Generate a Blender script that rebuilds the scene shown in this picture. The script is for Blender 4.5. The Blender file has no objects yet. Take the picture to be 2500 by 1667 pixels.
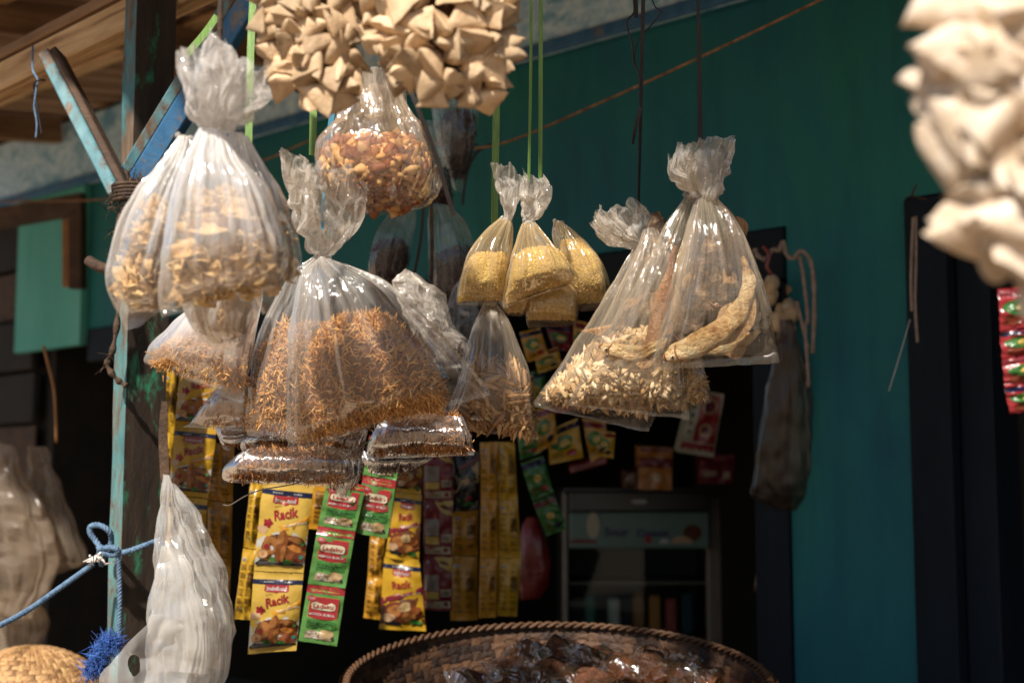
import bpy, math, random
import numpy as np
from mathutils import Vector, Matrix, noise as mnoise, Quaternion

random.seed(7)
rng = np.random.default_rng(7)
S = bpy.context.scene
COL = S.collection

# ------------------------------------------------------------------ camera
EYE = 1.54
PITCH = math.radians(6.0)
F = 50.0 / 36.0 * 2500.0
cam_d = bpy.data.cameras.new('camera')
cam = bpy.data.objects.new('camera', cam_d)
COL.objects.link(cam)
cam.location = (0, 0, EYE)
cam.rotation_euler = (math.radians(90) + PITCH, 0, 0)
cam_d.lens = 50
cam_d.sensor_width = 36
cam_d.sensor_fit = 'HORIZONTAL'
cam_d.clip_start = 0.05
cam_d.clip_end = 500
cam_d.dof.use_dof = True
cam_d.dof.focus_distance = 1.83
cam_d.dof.aperture_fstop = 4.4
S.camera = cam

# ------------------------------------------------------------------ light
WALL_T = Vector((-0.728, 0.686, 0.0)).normalized()       # along the shop front, away from the camera
WALL_N = Vector((-0.686, -0.728, 0.0)).normalized()      # out of the shop front, to the street
SUN_EL = math.radians(46)
SUN_AZ_V = (WALL_N * math.cos(math.radians(-20)) + WALL_T * math.sin(math.radians(-20))).normalized()
sun_vec = Vector((SUN_AZ_V.x * math.cos(SUN_EL), SUN_AZ_V.y * math.cos(SUN_EL), math.sin(SUN_EL)))
W = bpy.data.worlds.new('World')
S.world = W
W.use_nodes = True
wn = W.node_tree.nodes
wl = W.node_tree.links
bg = wn['Background']
sky = wn.new('ShaderNodeTexSky')
sky.sky_type = 'NISHITA'
sky.sun_disc = False
sky.sun_elevation = SUN_EL
sky.sun_rotation = math.atan2(SUN_AZ_V.x, SUN_AZ_V.y) % (2 * math.pi)
wl.new(sky.outputs[0], bg.inputs[0])
bg.inputs[1].default_value = 0.06
sun_d = bpy.data.lights.new('sun', 'SUN')
sun_d.energy = 5.0
sun_d.angle = math.radians(1.5)
sun_d.color = (1.0, 0.92, 0.81)
sun = bpy.data.objects.new('sun', sun_d)
COL.objects.link(sun)
sun.rotation_euler = sun_vec.to_track_quat('Z', 'Y').to_euler()
S.view_settings.view_transform = 'Standard'
S.view_settings.look = 'None'
S.view_settings.gamma = 1.0
S.view_settings.use_curve_mapping = False
S.view_settings.exposure = 0.8
S.render.engine = 'CYCLES'
S.cycles.max_bounces = 8
S.cycles.diffuse_bounces = 4
S.cycles.glossy_bounces = 4
S.cycles.transmission_bounces = 6
S.cycles.transparent_max_bounces = 28
S.cycles.caustics_reflective = False
S.cycles.caustics_refractive = False
S.cycles.sample_clamp_indirect = 6
S.cycles.use_denoising = True

# ------------------------------------------------------------------ helpers
CAMP = Vector((0, 0, EYE))
FWD = Vector((0, math.cos(PITCH), math.sin(PITCH)))
UPV = Vector((0, -math.sin(PITCH), math.cos(PITCH)))
RGT = Vector((1, 0, 0))


def P(px, py, d):
    """point seen at photo pixel (px, py), d metres along the view axis"""
    px, py, d = float(px), float(py), float(d)
    return CAMP + (FWD + RGT * ((px - 1250.0) / F) + UPV * ((833.5 - py) / F)) * d


D0 = Vector((0.56, 3.0, 0.0))


def WP(t, z, out=0.0):
    """point in the shop front's own frame"""
    return D0 + WALL_T * t + WALL_N * out + Vector((0, 0, z))


def obj(name, verts, faces, mat, parent=None, smooth=False, mats=None, midx=None):
    me = bpy.data.meshes.new(name)
    off = parent['_loc'] if parent is not None and '_loc' in parent else None
    if isinstance(verts, np.ndarray):
        v = verts.astype(float)
        if off is not None:
            v = v - np.array(off)
        v = v.tolist()
    else:
        v = [tuple(Vector(p) - Vector(off)) if off is not None else tuple(p) for p in verts]
    if isinstance(faces, np.ndarray):
        faces = faces.tolist()
    me.from_pydata(v, [], faces)
    if mats:
        for m in mats:
            me.materials.append(m)
        if midx is not None:
            me.polygons.foreach_set('material_index', np.array(midx, dtype=np.int32))
    elif mat:
        me.materials.append(mat)
    if smooth:
        me.polygons.foreach_set('use_smooth', np.ones(len(me.polygons), dtype=bool))
    me.update()
    o = bpy.data.objects.new(name, me)
    COL.objects.link(o)
    if parent is not None:
        o.parent = parent
        if '_loc' in parent:
            o['_loc'] = list(off)
    return o


def tag(o, label, cat, group=None):
    o['label'] = label
    o['category'] = cat
    if group:
        o['group'] = group
    return o


def thing(name, label, cat, loc, group=None):
    o = bpy.data.objects.new(name, None)
    o.empty_display_size = 0.02
    COL.objects.link(o)
    o.location = loc
    o['_loc'] = list(loc)
    return tag(o, label, cat, group)


class MB:
    def __init__(self):
        self.v = []
        self.f = []
        self.m = []

    def add(self, vs, fs, m=0):
        b = len(self.v)
        self.v.extend([Vector(p) for p in vs])
        self.f.extend([[i + b for i in f] for f in fs])
        self.m.extend([m] * len(fs))

    def box(self, c, ax, ay, az, m=0):
        """c centre, ax/ay/az half-extent vectors"""
        c = Vector(c)
        vs = [c + ax * sx + ay * sy + az * sz for sx in (-1, 1) for sy in (-1, 1) for sz in (-1, 1)]
        self.add(vs, [(0, 1, 3, 2), (4, 6, 7, 5), (0, 4, 5, 1), (2, 3, 7, 6), (0, 2, 6, 4), (1, 5, 7, 3)], m)

    def bbox(self, c, ax, ay, az, bev, m=0):
        """bevelled box: chamfered along all edges"""
        c = Vector(c)
        L = [ax.length, ay.length, az.length]
        D = [ax.normalized(), ay.normalized(), az.normalized()]
        bev = min(bev, min(L) * 0.45)
        idx = {}
        vs = []
        for sx in (-1, 1):
            for sy in (-1, 1):
                for sz in (-1, 1):
                    s = (sx, sy, sz)
                    for k in range(3):
                        p = c.copy()
                        for j in range(3):
                            p += D[j] * s[j] * (L[j] if j == k else L[j] - bev)
                        idx[(s, k)] = len(vs)
                        vs.append(p)
        fs = []
        sg = (-1, 1)
        for k in range(3):
            a, b = [(1, 2), (0, 2), (0, 1)][k]
            for s0 in sg:
                q = []
                for sa, sb in ((-1, -1), (1, -1), (1, 1), (-1, 1)):
                    s = [0, 0, 0]
                    s[k] = s0
                    s[a] = sa
                    s[b] = sb
                    q.append(idx[(tuple(s), k)])
                fs.append(q)
            # edges along axis k
            for sa in sg:
                for sb in sg:
                    s1 = [0, 0, 0]
                    s1[a] = sa
                    s1[b] = sb
                    s2 = list(s1)
                    s1[k] = -1
                    s2[k] = 1
                    s1, s2 = tuple(s1), tuple(s2)
                    fs.append([idx[(s1, a)], idx[(s2, a)], idx[(s2, b)], idx[(s1, b)]])
        for sx in sg:
            for sy in sg:
                for sz in sg:
                    fs.append([idx[((sx, sy, sz), k)] for k in range(3)])
        self.add(vs, fs, m)

    def tube(self, pts, r, n=8, m=0, cap=True, twist=0.0):
        pts = [Vector(p) for p in pts]
        N = len(pts)
        rs = r if isinstance(r, (list, tuple)) else [r] * N
        vs = []
        prev = None
        for i, p in enumerate(pts):
            t = (pts[min(i + 1, N - 1)] - pts[max(i - 1, 0)])
            if t.length < 1e-9:
                t = Vector((0, 0, 1))
            t.normalize()
            if prev is None:
                a = t.orthogonal().normalized()
            else:
                a = (prev - t * prev.dot(t))
                if a.length < 1e-6:
                    a = t.orthogonal()
                a.normalize()
            prev = a
            b = t.cross(a)
            for k in range(n):
                th = 2 * math.pi * k / n + twist * i
                vs.append(p + (a * math.cos(th) + b * math.sin(th)) * rs[i])
        fs = []
        for i in range(N - 1):
            for k in range(n):
                fs.append((i * n + k, i * n + (k + 1) % n, (i + 1) * n + (k + 1) % n, (i + 1) * n + k))
        if cap:
            fs.append(tuple(range(n))[::-1])
            fs.append(tuple(range((N - 1) * n, N * n)))
        self.add(vs, fs, m)

    def strip(self, pts, w, side, th=0.0004, m=0):
        """flat ribbon of width w with thickness th"""
        pts = [Vector(p) for p in pts]
        N = len(pts)
        ws = w if isinstance(w, (list, tuple)) else [w] * N
        vs = []
        for i, p in enumerate(pts):
            t = (pts[min(i + 1, N - 1)] - pts[max(i - 1, 0)]).normalized()
            sd = side[i] if isinstance(side, list) else side
            s = (sd - t * sd.dot(t)).normalized()
            nn = t.cross(s)
            vs += [p - s * ws[i] / 2 - nn * th, p + s * ws[i] / 2 - nn * th, p + s * ws[i] / 2 + nn * th, p - s * ws[i] / 2 + nn * th]
        fs = []
        for i in range(N - 1):
            for k in range(4):
                fs.append((i * 4 + k, i * 4 + (k + 1) % 4, (i + 1) * 4 + (k + 1) % 4, (i + 1) * 4 + k))
        fs.append((3, 2, 1, 0))
        e = (N - 1) * 4
        fs.append((e, e + 1, e + 2, e + 3))
        self.add(vs, fs, m)

    def build(self, name, mat, parent=None, smooth=False):
        if isinstance(mat, list):
            return obj(name, self.v, self.f, None, parent, smooth, mats=mat, midx=self.m)
        return obj(name, self.v, self.f, mat, parent, smooth)


def crv(pts, n=24):
    """Catmull-Rom through points (Vectors or tuples)"""
    pts = [np.array(p, dtype=float) for p in pts]
    if len(pts) == 2:
        return [Vector(pts[0] * (1 - i / n) + pts[1] * (i / n)) for i in range(n + 1)]
    ext = [2 * pts[0] - pts[1]] + pts + [2 * pts[-1] - pts[-2]]
    out = []
    seg = len(pts) - 1
    for i in range(n + 1):
        x = i / n * seg
        k = min(int(x), seg - 1)
        u = x - k
        p0, p1, p2, p3 = ext[k:k + 4]
        out.append(0.5 * ((2 * p1) + (-p0 + p2) * u + (2 * p0 - 5 * p1 + 4 * p2 - p3) * u * u + (-p0 + 3 * p1 - 3 * p2 + p3) * u ** 3))
    return [Vector(p) if len(p) == 3 else p for p in out]


# ------------------------------------------------------------------ materials
def new_mat(name):
    m = bpy.data.materials.new(name)
    m.use_nodes = True
    return m, m.node_tree.nodes, m.node_tree.links, m.node_tree.nodes['Principled BSDF']


def rgba(c):
    return (c[0], c[1], c[2], 1.0)


def noise_node(N, L, scale, detail=3.0, rough=0.6, stretch=(1, 1, 1), dist=0.0, rot=(0, 0, 0), coord='Object'):
    tc = N.new('ShaderNodeTexCoord')
    mp = N.new('ShaderNodeMapping')
    mp.inputs['Scale'].default_value = stretch
    mp.inputs['Rotation'].default_value = rot
    L.new(tc.outputs[coord], mp.inputs['Vector'])
    n = N.new('ShaderNodeTexNoise')
    n.inputs['Scale'].default_value = scale
    n.inputs['Detail'].default_value = detail
    n.inputs['Roughness'].default_value = rough
    n.inputs['Distortion'].default_value = dist
    L.new(mp.outputs[0], n.inputs['Vector'])
    return n


def ramp(N, L, src, stops):
    r = N.new('ShaderNodeValToRGB')
    e = r.color_ramp.elements
    while len(e) < len(stops):
        e.new(0.5)
    for k, (p, c) in enumerate(stops):
        e[k].position = p
        e[k].color = rgba(c) if len(c) == 3 else c
    L.new(src, r.inputs[0])
    return r


def mat(name, stops, scale=20, detail=4, stretch=(1, 1, 1), rot=(0, 0, 0), rough=0.6, bump=None, spec=0.4, island=False, dist=0.0, objrand=None):
    """principled with a noise-driven colour ramp; bump=(scale, strength, stretch)"""
    m, N, L, b = new_mat(name)
    b.inputs['Roughness'].default_value = rough
    b.inputs['Specular IOR Level'].default_value = spec
    if len(stops) == 1:
        b.inputs['Base Color'].default_value = rgba(stops[0])
    else:
        if not isinstance(stops[0][1], tuple):
            stops = [(0.3 + 0.4 * i / (len(stops) - 1), c) for i, c in enumerate(stops)]
        if island:
            g = N.new('ShaderNodeNewGeometry')
            n = noise_node(N, L, scale, detail, 0.6, stretch, dist, rot)
            mx = N.new('ShaderNodeMath')
            mx.operation = 'MULTIPLY_ADD'
            mx.inputs[1].default_value = 0.65
            mm = N.new('ShaderNodeMath')
            mm.operation = 'MULTIPLY'
            mm.inputs[1].default_value = 0.35
            L.new(n.outputs[0], mm.inputs[0])
            L.new(g.outputs['Random Per Island'], mx.inputs[0])
            L.new(mm.outputs[0], mx.inputs[2])
            r = ramp(N, L, mx.outputs[0], stops)
        else:
            n = noise_node(N, L, scale, detail, 0.6, stretch, dist, rot)
            r = ramp(N, L, n.outputs[0], stops)
        col = r.outputs[0]
        if objrand:
            oi = N.new('ShaderNodeObjectInfo')
            ro = ramp(N, L, oi.outputs['Random'], [(0.0, (objrand[0],) * 3), (1.0, (objrand[1],) * 3)])
            mo = N.new('ShaderNodeMix')
            mo.data_type = 'RGBA'
            mo.blend_type = 'MULTIPLY'
            mo.inputs[0].default_value = 1.0
            L.new(col, mo.inputs[6])
            L.new(ro.outputs[0], mo.inputs[7])
            col = mo.outputs[2]
        L.new(col, b.inputs['Base Color'])
    if bump:
        nb = noise_node(N, L, bump[0], 5, 0.65, bump[2] if len(bump) > 2 else (1, 1, 1), 0.0, rot)
        bp = N.new('ShaderNodeBump')
        bp.inputs['Strength'].default_value = bump[1]
        bp.inputs['Distance'].default_value = 0.01
        L.new(nb.outputs[0], bp.inputs['Height'])
        L.new(bp.outputs[0], b.inputs['Normal'])
    return m


def plastic(name, haze=0.05, top=0.2, tint=(0.985, 0.98, 0.97), white=(0.85, 0.81, 0.75), gloss=1.0, rough=0.08, bscale=45, bstr=0.4, streak=(64.0, 2.2), sstr=1.0, power=1.6):
    """thin clear film: see-through, glints on folds, milky where it is gathered (v = 0 of its own UV)"""
    m, N, L, b = new_mat(name)
    out = N['Material Output']
    N.remove(b)

    def math_(op, a, c, d=None, clamp=False):
        n = N.new('ShaderNodeMath')
        n.operation = op
        n.use_clamp = clamp
        for k, x in enumerate((a, c, d)):
            if x is None:
                continue
            if isinstance(x, (int, float)):
                n.inputs[k].default_value = x
            else:
                L.new(x, n.inputs[k])
        return n.outputs[0]

    tc = N.new('ShaderNodeTexCoord')
    sp = N.new('ShaderNodeSeparateXYZ')
    L.new(tc.outputs['UV'], sp.inputs[0])
    gather = math_('POWER', math_('SUBTRACT', 1.0, sp.outputs[1], None, True), power)
    sn = noise_node(N, L, 1.0, 3.0, 0.6, (streak[0], streak[1], 1), 0.4, (0, 0, 0), 'UV')
    on = noise_node(N, L, bscale, 2.0, 0.55, (1, 1, 0.6), 0.8)
    h = math_('MULTIPLY_ADD', math_('MULTIPLY', sn.outputs[0], math_('MULTIPLY_ADD', gather, 0.85, 0.15)), sstr, on.outputs[0])
    bp = N.new('ShaderNodeBump')
    bp.inputs['Strength'].default_value = bstr
    bp.inputs['Distance'].default_value = 0.006
    L.new(h, bp.inputs['Height'])
    tr = N.new('ShaderNodeBsdfTransparent')
    tr.inputs[0].default_value = rgba(tint)
    df = N.new('ShaderNodeBsdfDiffuse')
    df.inputs[0].default_value = rgba(white)
    tl = N.new('ShaderNodeBsdfTranslucent')
    tl.inputs[0].default_value = rgba(white)
    L.new(bp.outputs[0], df.inputs['Normal'])
    mxd = N.new('ShaderNodeMixShader')
    mxd.inputs[0].default_value = 0.4
    L.new(df.outputs[0], mxd.inputs[1])
    L.new(tl.outputs[0], mxd.inputs[2])
    lw = N.new('ShaderNodeLayerWeight')
    lw.inputs['Blend'].default_value = 0.5
    f2 = math_('POWER', lw.outputs['Facing'], 2.0)
    st = math_('MULTIPLY_ADD', sn.outputs[0], 3.0, -0.75, True)
    base = math_('MULTIPLY_ADD', math_('MULTIPLY', gather, top), math_('MULTIPLY_ADD', st, 1.3, 0.35), haze)
    mh = math_('MULTIPLY', base, math_('MULTIPLY_ADD', f2, 0.6, 0.7), None, True)
    m1 = N.new('ShaderNodeMixShader')
    L.new(mh, m1.inputs[0])
    L.new(tr.outputs[0], m1.inputs[1])
    L.new(mxd.outputs[0], m1.inputs[2])
    gl = N.new('ShaderNodeBsdfGlossy')
    gl.inputs['Roughness'].default_value = rough
    gl.inputs[0].default_value = (1, 1, 1, 1)
    L.new(bp.outputs[0], gl.inputs['Normal'])
    fr = N.new('ShaderNodeFresnel')
    fr.inputs['IOR'].default_value = 1.45
    fm = math_('MULTIPLY_ADD', fr.outputs[0], 0.22 * gloss, 0.04 * gloss, True)
    m2 = N.new('ShaderNodeMixShader')
    L.new(fm, m2.inputs[0])
    L.new(m1.outputs[0], m2.inputs[1])
    L.new(gl.outputs[0], m2.inputs[2])
    L.new(m2.outputs[0], out.inputs[0])
    return m


M = {}
M['film'] = plastic('clear_film', 0.05, 0.12)
M['film_pleat'] = plastic('pleated_film', 0.025, 0.34, bstr=0.6)
M['film_nut'] = plastic('warm_hazy_film', 0.07, 0.42, tint=(0.98, 0.95, 0.90), white=(0.74, 0.58, 0.42), bstr=0.7, gloss=1.3, bscale=60)
M['film_dim'] = plastic('basket_film', 0.01, 0.02, gloss=0.6, bstr=0.6)
M['film_shiny'] = plastic('shiny_film', 0.06, 0.1, gloss=3.2, rough=0.14, bscale=30, bstr=0.9)
M['film_crumple'] = plastic('crumpled_film', 0.36, 0.25, white=(0.92, 0.84, 0.74), bscale=70, bstr=0.7, streak=(40, 5), gloss=1.3, rough=0.07)
M['film_front'] = plastic('milky_film', 0.06, 0.85, white=(0.92, 0.90, 0.88), bstr=0.6, streak=(20, 1.2), power=2.0, gloss=1.6)
M['film_front_top'] = plastic('milky_crumpled_film', 0.48, 0.25, white=(0.88, 0.84, 0.80), bscale=60, bstr=0.7, streak=(40, 5), gloss=1.3)
M['film_yellow'] = plastic('dusty_film', 0.06, 0.40, tint=(0.98, 0.95, 0.88), white=(0.80, 0.62, 0.36), bstr=0.45)
M['film_amber'] = plastic('amber_dusty_film', 0.035, 0.26, tint=(0.98, 0.96, 0.92), white=(0.80, 0.68, 0.52), bstr=0.6)
M['film_far'] = plastic('far_film', 0.02, 0.12, bstr=0.6, gloss=0.9, white=(0.8, 0.78, 0.74))
M['film_dusty'] = plastic('dull_film', 0.30, 0.2, tint=(0.62, 0.50, 0.42), white=(0.115, 0.072, 0.050), bscale=10, bstr=0.2, streak=(6, 0.4), sstr=0.5, rough=0.3, gloss=0.6)
M['film_pack'] = plastic('brown_pack_film', 0.10, 0.1, tint=(0.85, 0.72, 0.58), white=(0.22, 0.13, 0.07), gloss=1.6, bscale=40, bstr=0.6)
M['film_sack'] = plastic('cream_sack_film', 0.5, 0.1, tint=(0.8, 0.72, 0.62), white=(0.44, 0.35, 0.265), gloss=0.5, bscale=14, bstr=0.5, streak=(5, 0.8), sstr=0.5, rough=0.22)
M['film_white'] = plastic('white_carrier_film', 0.28, 0.12, gloss=1.2, tint=(0.95, 0.94, 0.92), white=(0.93, 0.92, 0.90), bscale=16, bstr=0.5, streak=(5, 0.8), sstr=0.5, rough=0.14)

M['ground'] = mat('street_ground', [(0.22, 0.165, 0.115), (0.30, 0.225, 0.16)], 3, 6, rough=0.9, bump=(30, 0.4))
M['wall'] = None
M['wood'] = mat('raw_wood', [(0.30, (0.16, 0.075, 0.03)), (0.46, (0.50, 0.31, 0.15)), (0.60, (0.68, 0.46, 0.25)), (0.75, (0.80, 0.60, 0.36))], 26, 8, (0.10, 1, 1), rough=0.75, bump=(80, 0.9, (0.06, 1, 1)), dist=0.6)
M['wood_dark'] = mat('dark_wood', [(0.035, 0.018, 0.010), (0.09, 0.05, 0.028)], 24, 6, (0.12, 1, 1), rough=0.75, bump=(80, 0.6, (0.08, 1, 1)))
M['wood_mid'] = mat('brown_rafter_wood', [(0.10, 0.05, 0.025), (0.26, 0.15, 0.08), (0.36, 0.22, 0.12)], 24, 7, (0.10, 1, 1), rough=0.75, bump=(80, 0.8, (0.06, 1, 1)))
M['wood_red'] = mat('brown_wood', [(0.20, 0.09, 0.03), (0.36, 0.17, 0.06)], 14, 6, rough=0.7, bump=(60, 0.3))
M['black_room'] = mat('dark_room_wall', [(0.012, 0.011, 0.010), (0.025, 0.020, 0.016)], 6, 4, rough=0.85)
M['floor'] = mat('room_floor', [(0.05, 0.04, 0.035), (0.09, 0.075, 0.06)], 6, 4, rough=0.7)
M['navy'] = mat('navy_door_paint', [(0.004, 0.007, 0.012), (0.009, 0.014, 0.022)], 12, 5, (1, 1, 0.2), rough=0.6, spec=0.15, bump=(50, 0.2, (1, 1, 0.2)))
M['green_raffia'] = mat('green_raffia', [(0.10, 0.20, 0.04), (0.20, 0.34, 0.08)], 60, 3, (6, 6, 0.1), rough=0.45, spec=0.5, bump=(300, 0.3, (5, 5, 0.05)))
M['black_raffia'] = mat('black_raffia', [(0.008, 0.006, 0.006), (0.03, 0.022, 0.02)], 80, 3, (4, 4, 0.2), rough=0.5)
M['blue_raffia'] = mat('blue_raffia', [(0.03, 0.13, 0.22), (0.06, 0.22, 0.32)], 60, 2, rough=0.45)
M['brown_cord'] = mat('brown_cord', [(0.10, 0.05, 0.025), (0.34, 0.19, 0.09)], 60, 4, rough=0.8)
M['bark'] = mat('bark', [(0.02, 0.012, 0.008), (0.10, 0.055, 0.03)], 50, 5, rough=0.8, bump=(120, 0.5))
M['blue_rope'] = mat('blue_rope', [(0.05, 0.10, 0.18), (0.14, 0.23, 0.34)], 120, 4, rough=0.7, bump=(300, 0.4))
M['blue_fibre'] = mat('blue_fibre', [(0.2, (0.015, 0.05, 0.22)), (0.8, (0.06, 0.16, 0.50))], 60, 3, rough=0.5, island=True)
M['white_tape'] = mat('white_tape', [(0.55, 0.50, 0.46), (0.75, 0.70, 0.66)], 60, 3, rough=0.6)
M['white_rope'] = mat('white_rope', [(0.22, 0.155, 0.12), (0.34, 0.26, 0.21)], 80, 3, rough=0.85)
M['leaf_tan'] = mat('tan_packet', [(0.28, (0.34, 0.21, 0.11)), (0.5, (0.53, 0.37, 0.22)), (0.75, (0.64, 0.48, 0.31))], 38, 4, rough=0.6, spec=0.3, bump=(90, 0.25), objrand=(0.6, 1.15))
M['leaf_pale'] = mat('pale_packet', [(0.28, (0.42, 0.29, 0.17)), (0.5, (0.62, 0.49, 0.36)), (0.75, (0.74, 0.64, 0.54))], 30, 4, rough=0.42, spec=0.45, bump=(60, 0.3), objrand=(0.6, 1.1))
M['gap_shade'] = mat('packet_gap_shade', [(0.03, 0.014, 0.006), (0.13, 0.06, 0.025)], 50, 4, rough=0.8)
M['fibre_tan'] = mat('fried_shreds', [(0.10, (0.17, 0.052, 0.013)), (0.38, (0.47, 0.20, 0.05)), (0.68, (0.70, 0.37, 0.11)), (0.95, (0.88, 0.62, 0.28))], 40, 2, rough=0.55, island=True)
M['core_tan'] = mat('shred_core', [(0.07, 0.02, 0.006), (0.22, 0.08, 0.02)], 120, 4, rough=0.8, bump=(200, 0.8))
M['fibre_brown'] = mat('brown_shreds', [(0.15, (0.10, 0.03, 0.01)), (0.5, (0.34, 0.13, 0.035)), (0.85, (0.58, 0.30, 0.10))], 40, 2, rough=0.55, island=True)
M['core_brown'] = mat('brown_core', [(0.05, 0.016, 0.006), (0.14, 0.05, 0.018)], 120, 4, rough=0.8, bump=(200, 0.8))
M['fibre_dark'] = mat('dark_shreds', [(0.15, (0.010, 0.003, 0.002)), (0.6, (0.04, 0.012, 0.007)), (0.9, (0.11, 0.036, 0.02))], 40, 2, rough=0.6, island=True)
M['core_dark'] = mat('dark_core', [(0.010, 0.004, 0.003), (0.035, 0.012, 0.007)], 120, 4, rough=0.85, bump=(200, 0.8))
M['grain'] = mat('yellow_crumbs', [(0.08, (0.34, 0.18, 0.035)), (0.35, (0.74, 0.50, 0.15)), (0.8, (0.88, 0.66, 0.26))], 60, 2, rough=0.6, island=True)
M['core_grain'] = mat('crumb_core', [(0.3, (0.32, 0.18, 0.04)), (0.45, (0.72, 0.48, 0.14)), (0.8, (0.82, 0.60, 0.22))], 260, 3, (1, 1, 1.6), rough=0.75, bump=(420, 0.9))
M['nut'] = mat('fried_nuts', [(0.10, (0.10, 0.02, 0.010)), (0.32, (0.30, 0.09, 0.03)), (0.55, (0.50, 0.26, 0.09)), (0.9, (0.68, 0.45, 0.21))], 60, 3, rough=0.65, island=True)
M['core_nut'] = mat('red_onion_mix', [(0.3, (0.05, 0.012, 0.008)), (0.5, (0.20, 0.055, 0.025)), (0.7, (0.42, 0.20, 0.08))], 70, 4, rough=0.55, bump=(120, 0.9))
M['cracker'] = mat('fried_cracker', [(0.25, (0.36, 0.17, 0.06)), (0.5, (0.70, 0.46, 0.20)), (0.75, (0.86, 0.68, 0.40))], 45, 4, rough=0.55, bump=(110, 0.4))
M['minifish'] = mat('small_dried_fish', [(0.10, (0.16, 0.08, 0.03)), (0.36, (0.44, 0.28, 0.13)), (0.66, (0.66, 0.49, 0.29)), (0.95, (0.80, 0.72, 0.58))], 120, 3, rough=0.4, island=True, spec=0.5)
M['core_fish'] = mat('fish_core', [(0.34, 0.22, 0.11), (0.62, 0.47, 0.29)], 120, 4, rough=0.7, bump=(160, 0.9))
M['pod'] = mat('dried_anchovy', [(0.1, (0.16, 0.075, 0.03)), (0.5, (0.36, 0.20, 0.085)), (0.9, (0.56, 0.38, 0.20))], 80, 3, rough=0.5, island=True)
M['core_pod'] = mat('anchovy_core', [(0.10, 0.045, 0.018), (0.24, 0.12, 0.05)], 100, 4, rough=0.8, bump=(160, 0.9))
M['fish_pale'] = mat('pale_dried_fish', [(0.34, (0.22, 0.10, 0.035)), (0.46, (0.50, 0.31, 0.13)), (0.58, (0.68, 0.50, 0.27)), (0.72, (0.78, 0.65, 0.42))], 42, 7, rough=0.48, bump=(190, 1.0))
M['fish_grey'] = mat('grey_dried_fish', [(0.40, (0.02, 0.011, 0.006)), (0.54, (0.10, 0.055, 0.028)), (0.64, (0.30, 0.21, 0.13)), (0.76, (0.62, 0.53, 0.40))], 60, 6, rough=0.55, bump=(120, 0.7))
M['fish_red'] = mat('red_brown_dried_fish', [(0.32, (0.12, 0.035, 0.015)), (0.5, (0.36, 0.17, 0.07)), (0.72, (0.60, 0.40, 0.22))], 46, 7, (1, 1, 0.5), rough=0.5, bump=(170, 0.9))
M['fish_fin'] = mat('fish_fin', [(0.16, 0.08, 0.035), (0.44, 0.27, 0.13)], 80, 4, (4, 4, 0.6), rough=0.5, bump=(200, 0.5))
M['fish_eye'] = mat('fish_eye', [(0.40, 0.30, 0.20)], rough=0.3)
M['fish_pupil'] = mat('fish_pupil', [(0.01, 0.008, 0.008)], rough=0.2)
M['gill'] = mat('fish_gill', [(0.12, 0.035, 0.018), (0.26, 0.10, 0.05)], 60, 4, rough=0.5)
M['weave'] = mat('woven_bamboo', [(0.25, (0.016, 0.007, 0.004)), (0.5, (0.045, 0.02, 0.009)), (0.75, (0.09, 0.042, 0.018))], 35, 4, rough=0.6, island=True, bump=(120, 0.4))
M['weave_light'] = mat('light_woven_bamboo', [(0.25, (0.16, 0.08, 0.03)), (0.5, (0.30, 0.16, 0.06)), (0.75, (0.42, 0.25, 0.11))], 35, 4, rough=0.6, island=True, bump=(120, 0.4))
M['sack'] = mat('cream_plastic_sack', [(0.24, 0.185, 0.135), (0.34, 0.275, 0.21)], 8, 3, rough=0.5, bump=(25, 0.25))
M['metal'] = mat('fridge_trim', [(0.085, 0.065, 0.05), (0.12, 0.095, 0.07)], 12, 2, rough=0.4, spec=0.6)
M['fridge_black'] = mat('fridge_black', [(0.012, 0.012, 0.012)], rough=0.3)
M['fridge_in'] = mat('fridge_inside', [(0.02, 0.035, 0.032)], rough=0.5)
M['fridge_head'] = mat('fridge_header', [(0.05, 0.10, 0.085), (0.085, 0.13, 0.105)], 4, 2, rough=0.4)
M['fridge_text'] = mat('fridge_text', [(0.02, 0.02, 0.06)], rough=0.4)
M['glass'] = plastic('fridge_glass', 0.0, 0.0, gloss=0.2, tint=(0.9, 0.95, 0.93), bscale=1, bstr=0.0, rough=0.02)
M['red_film'] = mat('red_wrapper', [(0.10, 0.008, 0.006), (0.18, 0.016, 0.012)], 20, 3, rough=0.25, spec=0.6, bump=(40, 0.4))
M['table'] = mat('table_wood', [(0.012, 0.008, 0.006), (0.03, 0.02, 0.014)], 10, 5, rough=0.7)

INK = {}


def ink(name, c, rough=0.27):
    m, N, L, b = new_mat('ink_' + name)
    b.inputs['Base Color'].default_value = rgba([x * 0.42 for x in c])
    nb = noise_node(N, L, 70, 3, 0.55)
    bp = N.new('ShaderNodeBump')
    bp.inputs['Strength'].default_value = 0.35
    bp.inputs['Distance'].default_value = 0.004
    L.new(nb.outputs[0], bp.inputs['Height'])
    L.new(bp.outputs[0], b.inputs['Normal'])
    b.inputs['Roughness'].default_value = rough
    b.inputs['Specular IOR Level'].default_value = 0.4
    INK[name] = m


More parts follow.
